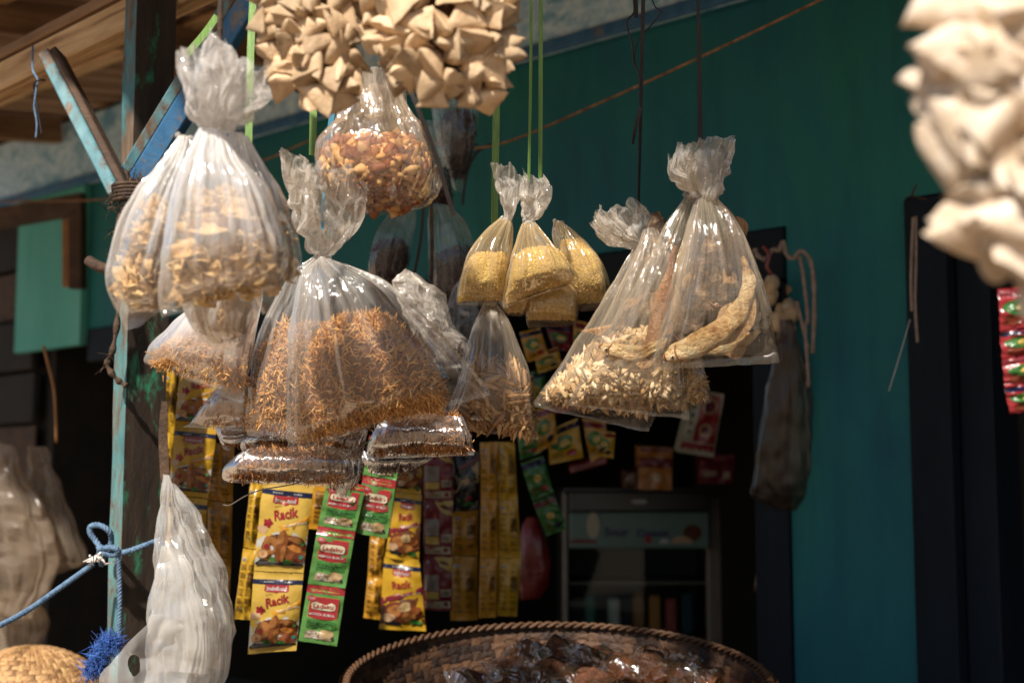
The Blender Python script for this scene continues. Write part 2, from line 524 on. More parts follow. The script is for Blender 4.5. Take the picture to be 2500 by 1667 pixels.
for nm, c in dict(yellow=(0.80, 0.46, 0.03), yellow2=(0.86, 0.56, 0.10), amber=(0.80, 0.38, 0.03), navy=(0.008, 0.012, 0.055), red=(0.42, 0.02, 0.03), crimson=(0.50, 0.035, 0.045),
                  maroon=(0.26, 0.022, 0.035), white=(0.78, 0.76, 0.70), cream=(0.74, 0.66, 0.46), green=(0.15, 0.38, 0.09), dgreen=(0.05, 0.23, 0.04), ink=(0.02, 0.05, 0.02),
                  brown=(0.16, 0.05, 0.015), chicken=(0.34, 0.10, 0.025), chicken2=(0.48, 0.19, 0.05), chicken3=(0.22, 0.05, 0.018), orange=(0.72, 0.27, 0.05), peach=(0.80, 0.50, 0.28),
                  tan=(0.62, 0.42, 0.20), seed=(0.60, 0.46, 0.32), seed2=(0.34, 0.20, 0.12), textbrown=(0.24, 0.11, 0.015), teal=(0.03, 0.28, 0.22), black=(0.012, 0.010, 0.012),
                  blueg=(0.02, 0.07, 0.10), grey=(0.42, 0.40, 0.38), gold=(0.80, 0.56, 0.12), pink=(0.60, 0.10, 0.10)).items():
    ink(nm, c)
INK_KEYS = list(INK.keys())
INK_LIST = [INK[k] for k in INK_KEYS]
INK_I = {k: i for i, k in enumerate(INK_KEYS)}


def wall_material():
    m, N, L, b = new_mat('teal_wall_paint')
    n1 = noise_node(N, L, 1.7, 4, 0.6, (1, 1, 0.8), 0.8)
    r1 = ramp(N, L, n1.outputs[0], [(0.34, (0.012, 0.112, 0.148)), (0.50, (0.014, 0.132, 0.148)), (0.66, (0.016, 0.156, 0.132))])
    n2 = noise_node(N, L, 14, 5, 0.65, (1, 1, 0.15), 0.2)
    r2 = ramp(N, L, n2.outputs[0], [(0.28, (0.78, 0.80, 0.82)), (0.5, (1.0, 1.0, 1.0)), (0.75, (1.14, 1.12, 1.10))])
    mx = N.new('ShaderNodeMix')
    mx.data_type = 'RGBA'
    mx.blend_type = 'MULTIPLY'
    mx.inputs[0].default_value = 1.0
    L.new(r1.outputs[0], mx.inputs[6])
    L.new(r2.outputs[0], mx.inputs[7])
    # chipped flecks
    n3 = noise_node(N, L, 26, 6, 0.7)
    r3 = ramp(N, L, n3.outputs[0], [(0.70, (0, 0, 0)), (0.74, (1, 1, 1))])
    mx2 = N.new('ShaderNodeMix')
    mx2.data_type = 'RGBA'
    mx2.inputs[7].default_value = (0.03, 0.18, 0.12, 1)
    L.new(r3.outputs[0], mx2.inputs[0])
    L.new(mx.outputs[2], mx2.inputs[6])
    L.new(mx2.outputs[2], b.inputs['Base Color'])
    b.inputs['Roughness'].default_value = 0.62
    b.inputs['Specular IOR Level'].default_value = 0.25
    nb = noise_node(N, L, 35, 5, 0.6, (1, 1, 0.25))
    bp = N.new('ShaderNodeBump')
    bp.inputs['Strength'].default_value = 0.25
    bp.inputs['Distance'].default_value = 0.01
    L.new(nb.outputs[0], bp.inputs['Height'])
    L.new(bp.outputs[0], b.inputs['Normal'])
    return m


def weathered(name, paint1, paint2, under1, under2, thr=0.5, scale=14, stretch=(1, 1, 0.35), rough=0.65):
    m, N, L, b = new_mat(name)
    n1 = noise_node(N, L, scale, 7, 0.72, stretch, 0.3)
    r1 = ramp(N, L, n1.outputs[0], [(thr - 0.05, (1, 1, 1)), (thr + 0.05, (0, 0, 0))])
    np_ = noise_node(N, L, 30, 4, 0.6, stretch)
    rp = ramp(N, L, np_.outputs[0], [(0.35, paint1), (0.65, paint2)])
    nu = noise_node(N, L, 40, 5, 0.65, (1, 1, 0.12))
    ru = ramp(N, L, nu.outputs[0], [(0.35, under1), (0.65, under2)])
    mx = N.new('ShaderNodeMix')
    mx.data_type = 'RGBA'
    L.new(r1.outputs[0], mx.inputs[0])
    L.new(ru.outputs[0], mx.inputs[6])
    L.new(rp.outputs[0], mx.inputs[7])
    L.new(mx.outputs[2], b.inputs['Base Color'])
    b.inputs['Roughness'].default_value = rough
    bp = N.new('ShaderNodeBump')
    bp.inputs['Strength'].default_value = 0.5
    bp.inputs['Distance'].default_value = 0.006
    L.new(n1.outputs[0], bp.inputs['Height'])
    L.new(bp.outputs[0], b.inputs['Normal'])
    return m


M['wall'] = wall_material()
M['board_lit'] = mat('lit_tone_board', [(0.045, 0.29, 0.225), (0.11, 0.42, 0.35)], 5, 5, (1, 1, 0.3), rough=0.6, bump=(30, 0.2, (1, 1, 0.2)))  # wall green made paler here: the brighter light on this end is in the colour
M['post'] = weathered('post_paint', (0.035, 0.13, 0.14), (0.09, 0.20, 0.20), (0.05, 0.032, 0.02), (0.17, 0.115, 0.075), 0.50, 22)
M['post_bare'] = weathered('post_bare_face', (0.02, 0.16, 0.09), (0.03, 0.24, 0.13), (0.014, 0.009, 0.006), (0.045, 0.028, 0.018), 0.40, 22)
M['brace'] = weathered('brace_paint', (0.04, 0.14, 0.17), (0.11, 0.23, 0.26), (0.04, 0.025, 0.016), (0.16, 0.10, 0.06), 0.54, 20, (1, 1, 0.6))
M['brace_blue'] = weathered('brace_blue_paint', (0.015, 0.10, 0.24), (0.04, 0.15, 0.30), (0.06, 0.07, 0.08), (0.18, 0.16, 0.14), 0.62, 20, (1, 1, 0.6))
M['eave'] = weathered('eave_board_paint', (0.30, 0.56, 0.76), (0.62, 0.82, 0.96), (0.10, 0.32, 0.50), (0.20, 0.46, 0.66), 0.56, 5.5, (1, 1, 1.6))
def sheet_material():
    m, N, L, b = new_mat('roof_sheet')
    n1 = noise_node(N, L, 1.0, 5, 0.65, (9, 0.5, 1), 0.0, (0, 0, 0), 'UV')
    r1 = ramp(N, L, n1.outputs[0], [(0.32, (0.10, 0.05, 0.026)), (0.48, (0.30, 0.18, 0.11)), (0.62, (0.44, 0.28, 0.18)), (0.78, (0.56, 0.40, 0.28))])  # streaks along the ribs paint in the shading of the corrugation
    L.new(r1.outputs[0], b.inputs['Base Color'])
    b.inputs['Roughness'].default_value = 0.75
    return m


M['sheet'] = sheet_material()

# ------------------------------------------------------------------ the setting
def struct(name, mb, m):
    o = mb.build(name, m)
    o['kind'] = 'structure'
    return o


mb = MB()
mb.add([(-40, -40, 0), (40, -40, 0), (40, 40, 0), (-40, 40, 0)], [(0, 1, 2, 3)])
struct('ground', mb, M['ground'])


def wbox(mb_, t0, t1, z0, z1, o0, o1, m=0, bev=None):
    c = WP((t0 + t1) / 2, (z0 + z1) / 2, (o0 + o1) / 2)
    ax, ay, az = WALL_T * (abs(t1 - t0) / 2), WALL_N * (abs(o1 - o0) / 2), Vector((0, 0, abs(z1 - z0) / 2))
    if bev:
        mb_.bbox(c, ax, ay, az, bev, m)
    else:
        mb_.box(c, ax, ay, az, m)


LZ = 2.10           # underside of the lintels
shop = thing('shop_front', 'teal painted shop front with a wide dark opening', 'building', WP(1.5, 0, 0))
mb = MB(); wbox(mb, -0.03, 3.26, LZ, 3.6, -0.14, 0.0); mb.build('wall_panel', M['wall'], shop)
mb = MB(); wbox(mb, -0.307, -0.03, 0, 3.6, -0.14, 0.0); mb.build('pillar', M['wall'], shop)
mb = MB(); wbox(mb, -2.6, -0.307, LZ + 0.02, 3.6, -0.14, 0.0); mb.build('wall_panel', M['wall'], shop)
mb = MB(); wbox(mb, 2.80, 3.262, LZ - 0.055, 2.62, 0.003, 0.03); mb.build('hanging_board', M['board_lit'], shop)
# navy frames
for nm, a in (('lintel_frame', (-0.028, 2.78, LZ - 0.115, LZ - 0.003, -0.11, 0.012)),
              ('door_jamb', (-0.028, 0.055, 0, LZ - 0.118, -0.11, 0.012)),
              ('door_jamb', (-0.395, -0.309, 0, LZ + 0.016, -0.11, 0.014)),
              ('door_jamb', (-0.465, -0.397, 0, LZ - 0.10, -0.13, -0.02)),
              ('lintel_frame', (-2.6, -0.397, LZ - 0.10, LZ + 0.016, -0.11, 0.014))):
    mb = MB(); wbox(mb, *a, bev=0.004); mb.build(nm, M['navy'], shop, False)
# eave board under the awning
mb = MB(); wbox(mb, -1.2, 4.2, 2.612, 2.85, 0.002, 0.045, bev=0.006)
eo = mb.build('eave_board', M['eave'], shop)
mb = MB(); wbox(mb, -1.2, 4.2, 2.600, 2.630, 0.047, 0.062, bev=0.004)
mb.build('eave_trim', M['brace_blue'], shop)

# the dark room
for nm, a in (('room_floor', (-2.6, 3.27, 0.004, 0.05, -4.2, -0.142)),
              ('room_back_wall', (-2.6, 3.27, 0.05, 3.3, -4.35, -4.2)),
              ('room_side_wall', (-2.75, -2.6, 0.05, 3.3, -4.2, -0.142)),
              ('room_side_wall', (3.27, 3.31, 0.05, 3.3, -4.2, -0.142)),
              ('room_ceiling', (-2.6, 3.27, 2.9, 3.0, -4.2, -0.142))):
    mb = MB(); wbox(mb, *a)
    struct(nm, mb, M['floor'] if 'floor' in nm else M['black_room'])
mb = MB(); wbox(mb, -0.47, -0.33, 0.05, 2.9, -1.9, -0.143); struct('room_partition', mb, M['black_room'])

# plank wall at the far left
pw = thing('plank_wall', 'dark brown plank wall at the far left end of the shop front', 'wall', WP(4.2, 0, -0.3))
mb = MB(); wbox(mb, 3.32, 5.6, 0.05, 3.4, -0.20, -0.15); mb.build('backing_panel', M['black_room'], pw)
for k in range(9):
    mb = MB(); wbox(mb, 3.33, 5.6, 1.0 + k * 0.2, 1.0 + k * 0.2 + 0.185, -0.12 + 0.01 * (k % 2), -0.10 + 0.012 * ((k * 7) % 3), bev=0.004)
    mb.build('plank', M['black_room'] if k % 3 else M['wood_dark'], pw)
# wooden bracket frame before the left end of the wall
br = thing('timber_bracket', 'dark wooden corner frame before the far green board', 'bracket', WP(2.9, 2.1, 0.1))
mb = MB()
mb.bbox((P(-60, 545, 4.6) + P(205, 497, 4.35)) / 2, (P(205, 497, 4.35) - P(-60, 545, 4.6)) / 2, FWD * 0.03, UPV * 0.032, 0.003)
mb.build('frame_rail', M['wood_dark'], br)
mb = MB()
mb.bbox(P(190, 612, 4.36), RGT * 0.020, FWD * 0.03, UPV * 0.118, 0.003)
mb.build('frame_stile', M['wood_dark'], br)
mb = MB()
mb.bbox(P(166, 618, 4.37), RGT * 0.012, FWD * 0.022, UPV * 0.105, 0.003)
mb.build('frame_stile', M['wood_red'], br)

def timber(name, a, b, hs, hu, m, parent, side=None, bev=0.003):
    """sawn timber from a to b with its own lengthwise grain axis"""
    d_ = b - a
    X = d_.normalized()
    s_ = side if side is not None else X.cross(Vector((0, 0, 1)))
    s_ = (s_ - X * s_.dot(X)).normalized()
    u_ = X.cross(s_)
    m_ = MB()
    m_.bbox(Vector((0, 0, 0)), Vector((d_.length / 2, 0, 0)), Vector((0, hs, 0)), Vector((0, 0, hu)), bev)
    o = m_.build(name, m)
    o.parent = parent
    c = (a + b) / 2 - Vector(parent['_loc'])
    o.matrix_local = Matrix(((X.x, s_.x, u_.x, c.x), (X.y, s_.y, u_.y, c.y), (X.z, s_.z, u_.z, c.z), (0, 0, 0, 1)))
    return o


# ------------------------------------------------------------------ awning
aw = thing('awning_roof', 'brown corrugated awning roof on wooden rafters', 'roof', WP(1.5, 2.86, 0.0))
ROOF_Z = 2.885
SLOPE = 0.125


def roof_z(w):
    return ROOF_Z - SLOPE * w


EAVE = 1.85
for k in range(8):
    t0 = -2.6 + k * 0.78
    t1 = t0 + 0.80
    n = 44
    vs, fs = [], []
    for i in range(n + 1):
        t = t0 + (t1 - t0) * i / n
        rip = 0.030 * max(-.7, min(.7, math.sin(2 * math.pi * t / 0.13)))
        for w_ in (-0.4, EAVE):
            vs.append(WP(t, roof_z(w_) + rip + 0.003 * (k % 2), w_))
    for i in range(n):
        fs.append((2 * i, 2 * i + 1, 2 * i + 3, 2 * i + 2))
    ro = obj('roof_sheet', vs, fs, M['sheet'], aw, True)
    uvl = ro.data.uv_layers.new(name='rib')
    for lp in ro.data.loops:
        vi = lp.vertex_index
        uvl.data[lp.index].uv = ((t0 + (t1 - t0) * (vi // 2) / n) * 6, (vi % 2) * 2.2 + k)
for t in (-1.6, -0.55, 0.80, 1.60, 2.92):
    timber('rafter', WP(t, roof_z(0.066) - 0.068, 0.066), WP(t, roof_z(EAVE - 0.04) - 0.068, EAVE - 0.04), 0.022, 0.04, M['wood_mid'], aw, WALL_T)
for w_ in (0.42, 0.98):
    timber('batten', WP(-2.1, roof_z(w_) - 0.030, w_), WP(3.5, roof_z(w_) - 0.030, w_), 0.025, 0.008, M['wood'], aw, WALL_N)

# header beam the goods hang from
hb = thing('header_beam', 'rough pale wooden beam running over the post', 'beam', P(200, 160, 2.35))
a, b_ = P(-220, 312, 2.86), P(760, -170, 2.16)
timber('beam', a, b_, 0.022, 0.027, M['wood'], hb)
timber('top_board', a + Vector((0, 0.02, 0.042)), b_ + Vector((0, 0.02, 0.042)), 0.04, 0.010, M['wood_mid'], hb)

# post and braces
pb = P(330, 1400, 2.2)
base = Vector((pb.x, pb.y, 0))
post = thing('wooden_post', 'wooden post with flaking blue green paint on its narrow side', 'post', base)
mb = MB()
hw_t, hw_n = 0.0175, 0.036
vs, fs, mi = [], [], []
for k in range(41):
    z = 2.66 * k / 40
    cx = base + Vector((0, 0, z)) + Vector((0.0, 0.0, 0))
    jit = [0.0007 * math.sin(k * 1.7 + j * 2.1) for j in range(4)]
    for j, (st, sn) in enumerate(((-1, 1), (1, 1), (1, -1), (-1, -1))):
        vs.append(cx + WALL_T * (st * (hw_t + jit[j])) + WALL_N * (sn * (hw_n + jit[j])))
for k in range(40):
    for j in range(4):
        fs.append((k * 4 + j, k * 4 + (j + 1) % 4, (k + 1) * 4 + (j + 1) % 4, (k + 1) * 4 + j))
        mi.append(0 if j in (0,) else 1)
fs.append((160, 161, 162, 163)); mi.append(1)
obj('post_shaft', vs, fs, None, post, False, mats=[M['post'], M['post_bare']], midx=mi)


def brace(name, label, pa, pb_, wide, deep, m1, m2, flip=1):
    t_ = thing(name, label, 'brace', pb_)
    d_ = pb_ - pa
    s_ = d_.cross(FWD).normalized()
    f_ = s_.cross(d_).normalized()
    m_ = MB()
    m_.bbox((pa + pb_) / 2, d_ / 2, s_ * wide, f_ * deep, 0.002)
    m_.build('brace_timber', m1, t_)
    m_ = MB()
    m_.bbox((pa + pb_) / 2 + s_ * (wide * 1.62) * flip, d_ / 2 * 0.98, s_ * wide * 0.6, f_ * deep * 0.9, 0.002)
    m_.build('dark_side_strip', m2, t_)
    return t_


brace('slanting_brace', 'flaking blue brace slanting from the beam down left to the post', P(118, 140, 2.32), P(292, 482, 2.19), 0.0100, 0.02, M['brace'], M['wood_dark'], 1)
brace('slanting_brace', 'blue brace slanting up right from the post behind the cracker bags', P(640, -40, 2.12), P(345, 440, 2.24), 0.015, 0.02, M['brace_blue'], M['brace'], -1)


def bristles(name, label, cat, centre_pts, n, ln, rad, m, parent=None):
    m_ = MB()
    r_ = random.Random(5)
    for k in range(n):
        c = Vector(r_.choice(centre_pts)) + Vector((r_.gauss(0, .006), r_.gauss(0, .006), r_.gauss(0, .009)))
        d_ = Vector((r_.gauss(0, 1), r_.gauss(0, 1), r_.gauss(0, 1) - .3)).normalized()
        e_ = c + d_ * ln * r_.uniform(.4, 1)
        md = (c + e_) / 2 + Vector((r_.gauss(0, 1), r_.gauss(0, 1), r_.gauss(0, 1))) * ln * .14
        m_.tube([c, md, e_], [rad, rad * .8, rad * .35], 4)
    return m_


cp = [P(x, y, 2.165) for x, y in crv([(282, 500), (300, 470), (325, 445), (345, 440)], 10)]
fb = thing('palm_fibre_lashing', 'dark bristly palm fibre lashed where brace meets post', 'lashing', P(300, 470, 2.165))
mb = bristles('', '', '', cp, 60, 0.045, 0.0012, None)
mb.build('loose_fibre', M['bark'], fb)
mb = MB()
for k in range(5):
    ring = [P(318 + 42 * math.cos(a_), 455 + k * 9 - 22 * math.sin(a_) * 0.4, 2.165 - 0.03 * math.sin(a_)) for a_ in np.linspace(0, math.pi, 12)]
    mb.tube(ring, 0.0028, 6)
mb.build('wrapped_band', M['bark'], fb)
tw = thing('dry_twig', 'short dark twig sticking out left behind the cracker bags', 'twig', P(260, 655, 2.2))
mb = MB(); mb.tube(crv([P(216, 636, 2.21), P(240, 650, 2.2), P(275, 658, 2.2), P(330, 650, 2.21)], 12), [0.0085] * 13, 8)
mb.build('stem', M['bark'], tw, True)
tw = thing('dry_vine', 'thin dry vine hanging along the left of the post', 'vine', P(275, 900, 2.17))
mb = MB()
mb.tube(crv([P(292, 520, 2.17), P(285, 640, 2.17), P(288, 760, 2.17), P(276, 850, 2.165), P(262, 890, 2.16), P(285, 925, 2.16), P(308, 942, 2.16)], 40), [0.0042 + 0.0016 * math.sin(i * 1.3) for i in range(41)], 7)
mb.build('stem', M['bark'], tw, True)
mb = bristles('', '', '', [P(288, 560, 2.17), P(283, 620, 2.17), P(268, 880, 2.16)], 26, 0.03, 0.0008, None)
mb.build('tendril', M['bark'], tw)
tw = thing('thin_branch', 'thin bare branch hanging in the dark opening left of the post', 'branch', P(130, 950, 3.2))
mb = MB(); mb.tube(crv([P(106, 845, 3.2), P(118, 890, 3.2), P(133, 960, 3.2), P(138, 1080, 3.2)], 16), [0.004] * 17, 6)
mb.build('stem', M['wood_red'], tw, True)
tw = thing('long_dry_leaf', 'long brown dried leaf strip hanging down the right of the post', 'leaf', P(400, 1310, 2.14))
mb = MB()
mb.strip([P(x, y, 2.14) for x, y in crv([(402, 980), (398, 1060), (402, 1150), (403, 1240), (402, 1318)], 20)], [0.004 + 0.010 * math.sin(math.pi * min(1, (i + 4) / 24)) for i in range(21)], RGT, 0.0008)
mb.build('leaf_blade', M['bark'], tw)
mb = MB()
mb.strip([P(x, y, 2.12) for x, y in crv([(412, 1170), (425, 1215), (440, 1255)], 10)], [0.008] * 11, RGT, 0.0008)
mb.build('leaf_blade', M['bark'], tw)

# cords
def cord(name, label, pts, r, m, n=40, cat='cord', group=None, seg=6):
    pts = crv(pts, n)
    t_ = thing(name, label, cat, pts[0], group)
    m_ = MB(); m_.tube(pts, r, seg)
    m_.build('strand', m, t_, True)
    return t_


cord('rope_line', 'long brown cord sagging across the teal wall', [P(-60, 492, 4.6), P(260, 486, 4.1), P(480, 436, 3.6), P(640, 393, 3.25), P(860, 312, 3.0), P(1100, 357, 2.85), P(1230, 349, 2.75), P(1450, 258, 2.6), P(1700, 145, 2.45), P(2000, 2, 2.3), P(2140, -70, 2.2)], 0.0028, M['brown_cord'], 70)
cord('rope_line', 'dark cord end dropping from the brown cord behind the crumb bags', [P(1200, 352, 2.8), P(1165, 372, 2.8), P(1140, 420, 2.8), P(1128, 500, 2.8)], 0.003, M['black_raffia'])
cord('knotted_cord', 'blue black cord knotted around the pale beam at upper left', [P(80, 112, 2.33), P(80, 170, 2.31), P(92, 195, 2.3), P(88, 225, 2.3), P(84, 260, 2.3), P(90, 300, 2.3), P(88, 338, 2.3)], 0.0019, M['blue_rope'])
cord('knotted_cord', 'loose tail of the blue black cord under the beam', [P(110, 196, 2.3), P(92, 197, 2.29), P(82, 214, 2.3), P(93, 270, 2.3), P(102, 330, 2.3)], 0.0017, M['black_raffia'])


def ribbon(name, label, pts, w, m, n=24, twist=0.0, group=None):
    pts = crv(pts, n)
    t_ = thing(name, label, 'string', pts[-1], group)
    sides = [(RGT * math.cos(twist * i / n) + FWD * math.sin(twist * i / n)) for i in range(n + 1)]
    m_ = MB(); m_.strip(pts, w, sides, 0.0005)
    m_.build('strand', m, t_)
    return t_


ribbon('raffia_string', 'wide green raffia string above the shredded snack bag, left of the peanut bag', [P(770, -120, 1.75), P(767, 150, 1.74), P(763, 380, 1.72)], 0.0088, M['green_raffia'], twist=0.5)
ribbon('raffia_string', 'wide green raffia string dropping behind the leftmost crumb bag', [P(1216, -100, 1.95), P(1212, 240, 1.95), P(1207, 545, 1.95)], 0.0098, M['green_raffia'], twist=0.4)
ribbon('raffia_string', 'thin green string, left one of the close pair above the crumb bags', [P(1297, -80, 1.86), P(1296, 150, 1.86), P(1291, 445, 1.85)], 0.0040, M['green_raffia'], twist=0.8)
ribbon('raffia_string', 'green string, right one of the close pair above the crumb bags', [P(1321, -80, 1.86), P(1320, 150, 1.86), P(1319, 445, 1.85)], 0.0056, M['green_raffia'], twist=0.6)
ribbon('raffia_string', 'green raffia string right behind the cracker bag tops', [P(622, -80, 1.62), P(612, 120, 1.6), P(606, 380, 1.58)], 0.0080, M['green_raffia'], twist=0.4)
ribbon('raffia_string', 'short slanting green raffia end at the beam above the cracker bags', [P(530, 40, 1.9), P(500, 82, 1.9), P(452, 138, 1.9)], 0.0095, M['green_raffia'])
ribbon('raffia_string', 'black string hanging straight over the small dried fish bags', [P(1572, -80, 1.84), P(1566, 200, 1.84), P(1558, 520, 1.83)], 0.0052, M['black_raffia'], twist=1.0)
ribbon('raffia_string', 'black double string holding the big dried fish bag', [P(1703, -80, 1.75), P(1706, 150, 1.75), P(1706, 360, 1.745)], 0.0038, M['black_raffia'], twist=0.6)
ribbon('raffia_string', 'second strand of the black string over the big dried fish bag', [P(1708, 60, 1.755), P(1711, 220, 1.755), P(1713, 360, 1.75)], 0.0030, M['black_raffia'], twist=0.3)
ribbon('raffia_string', 'black strap slanting down over the right end of the peanut bag', [P(985, 180, 1.62), P(1022, 270, 1.62), P(1060, 370, 1.63), P(1108, 525, 1.65)], 0.0052, M['black_raffia'], twist=0.3)
ribbon('raffia_string', 'thin black string behind the peanut bag, left of the dark shred bags', [P(1040, 380, 2.3), P(1030, 560, 2.3), P(1012, 668, 2.3)], 0.0052, M['black_raffia'], twist=0.6)
ribbon('raffia_string', 'dark brown string running down through the clear bag of dark shreds', [P(1052, 480, 2.3), P(1055, 600, 2.3), P(1052, 720, 2.3)], 0.0062, M['bark'], twist=0.4)
ribbon('raffia_string', 'blue string on the crumpled top of the big shred bags', [P(790, 470, 1.58), P(788, 520, 1.58), P(787, 560, 1.58)], 0.0030, M['blue_raffia'])
ribbon('raffia_string', 'blue string behind the neck of the peanut bag', [P(815, 240, 1.9), P(808, 300, 1.9), P(800, 360, 1.9)], 0.0075, M['blue_raffia'])
cord('rope_line', 'thick dark cord from which the cracker bags hang', [P(540, -100, 1.40), P(538, 30, 1.39), P(537, 110, 1.385)], 0.0030, M['bark'])
cord('loose_string_end', 'tangled dark string end curling beside the straight black string', [P(1545, -20, 1.86), P(1548, 30, 1.86), P(1530, 55, 1.86), P(1543, 110, 1.86), P(1546, 150, 1.86), P(1560, 185, 1.86), P(1562, 250, 1.855)], 0.0013, M['black_raffia'])
cord('loose_string_end', 'thin dark string loop curling out right of the straight black string', [P(1588, -10, 1.86), P(1600, 18, 1.86), P(1614, 30, 1.86), P(1590, 62, 1.86), P(1560, 98, 1.86), P(1549, 140, 1.86), P(1562, 190, 1.86)], 0.0009, M['black_raffia'])
ribbon('loose_string_end', 'short flat dark string stub low on the straight black string', [P(1564, 262, 1.83), P(1552, 310, 1.83), P(1544, 352, 1.83)], 0.0050, M['black_raffia'], twist=1.0)
ribbon('loose_string_end', 'short dark string stub at the top edge by the tangle', [P(1548, -30, 1.855), P(1552, 10, 1.855), P(1553, 44, 1.855)], 0.0062, M['black_raffia'], twist=0.6)
cord('wire_end', 'thin grey wire poking out left under the shred bags', [P(905, 1072, 1.66), P(860, 1108, 1.66), P(790, 1150, 1.66), P(720, 1180, 1.68), P(640, 1195, 1.75), P(600, 1210, 1.8), P(562, 1232, 1.85), P(545, 1232, 1.86)], 0.0009, M['metal'], cat='wire')

# ------------------------------------------------------------------ film bags
def interp_rows(rows, n):
    """rows (lx,ly,rx,ry,hd) -> n+1 spline-interpolated rows"""
    return [np.array(p) for p in crv([np.array(r, dtype=float) for r in rows], n)]


def ring_points(rows, d, nring, nseg, amp0=0.0, amp1=0.0, crumple=0.0, cfreq=30.0, sq=0.85, seed=0, decay=1.6, shrink=1.0, close=False, fs_=1.0, ridge=False):
    r_ = random.Random(seed)
    ph = [r_.uniform(0, 6.28) for _ in range(8)]
    wgt = [r_.uniform(.6, 1.2) for _ in range(8)]
    R = interp_rows(rows, nring)
    vs = []
    so = Vector((seed * 3.1, seed * 1.7, seed * 0.9))
    for i, row in enumerate(R):
        t = i / nring
        L_, R_ = P(row[0], row[1], d), P(row[2], row[3], d)
        c = (L_ + R_) / 2
        a = (R_ - L_) / 2 * shrink
        b = Vector((0, 1, 0)) * max(row[4], 0.0008) * shrink
        amp = amp1 + (amp0 - amp1) * (1 - t) ** decay
        rad = a.length
        for k in range(nseg):
            th = 2 * math.pi * k / nseg
            pl = 0
            if amp:
                cx_, sx_ = math.cos(th), math.sin(th)
                w1 = mnoise.noise(Vector((cx_ * 2.6 * fs_, sx_ * 2.6 * fs_, 0.7 * t + seed)))
                w2 = 1 - 2 * abs(mnoise.noise(Vector((cx_ * 5.5 * fs_ + 9, sx_ * 5.5 * fs_, 0.9 * t + seed))))
                w3 = 1 - 2 * abs(mnoise.noise(Vector((cx_ * 12 * fs_ + 5, sx_ * 12 * fs_, 1.2 * t + seed))))
                pl = 0.9 * w1 + 0.75 * (w2 - .5) + 0.4 * (w3 - .5)
            cs, sn = math.cos(th), math.sin(th)
            ca = math.copysign(abs(cs) ** sq, cs)
            sa = math.copysign(abs(sn) ** sq, sn)
            f = 1 + amp * pl
            p = c + a * (ca * (1 + 0.35 * amp * pl)) + b * (sa * f)
            if crumple:
                q = p * cfreq + so
                nv = mnoise.noise_vector(q) + mnoise.noise_vector(q * 2.3) * 0.5
                if ridge:
                    n3 = mnoise.noise_vector(q * 1.6 + Vector((7, 3, 1)))
                    nv = nv + Vector([0.9 * (.5 - 2 * abs(x)) for x in n3])
                p = p + nv * crumple
            vs.append(p)
    fs = []
    for i in range(nring):
        for k in range(nseg):
            fs.append((i * nseg + k, i * nseg + (k + 1) % nseg, (i + 1) * nseg + (k + 1) % nseg, (i + 1) * nseg + k))
    if close:
        fs.append(tuple(range(nseg))[::-1])
        fs.append(tuple(range(nring * nseg, (nring + 1) * nseg)))
    return vs, fs


def film(rows, d, parent, m, name='plastic_film', nring=46, nseg=110, amp0=0.35, amp1=0.04, crumple=0.0025, cfreq=26, seed=1, sq=0.85, decay=1.6, ragged=0.0, fs_=1.0, flat=False):
    vs, fs = ring_points(rows, d, nring, nseg, amp0, amp1, crumple, cfreq, sq, seed, decay, fs_=fs_, ridge=flat)
    if ragged:
        r_ = random.Random(seed)
        base_ = nring * nseg
        for back, wgt in ((0, 1.0), (1, .55), (2, .25)):
            for k in range(nseg):
                th = k / nseg
                n_ = mnoise.noise(Vector((math.cos(6.283 * th) * 2.2, math.sin(6.283 * th) * 2.2, seed * 3.3)))
                dr = (vs[base_ + k] - vs[base_ - 6 * nseg + k])
                if dr.length > 1e-6:
                    vs[base_ - back * nseg + k] += dr.normalized() * ragged * n_ * wgt
    o = obj(name, vs, fs, m, parent, not flat)
    uv = o.data.uv_layers.new(name='fold')
    ii, kk = np.meshgrid(np.arange(nring), np.arange(nseg), indexing='ij')
    U = np.stack([kk, kk + 1, kk + 1, kk], -1) / nseg
    V = np.stack([ii, ii, ii + 1, ii + 1], -1) / nring
    uv.data.foreach_set('uv', np.stack([U, V], -1).reshape(-1).astype(np.float32))
    return o


def core(rows, d, parent, m, seed=1, disp=0.004, freq=60, shrink=0.95, nring=22, nseg=44, name='filling'):
    vs, fs = ring_points(rows, d, nring, nseg, 0, 0, disp, freq, 0.8, seed, 1, shrink, True)
    o = obj(name, vs, fs, m, parent, True)
    o['kind'] = 'stuff'
    return o


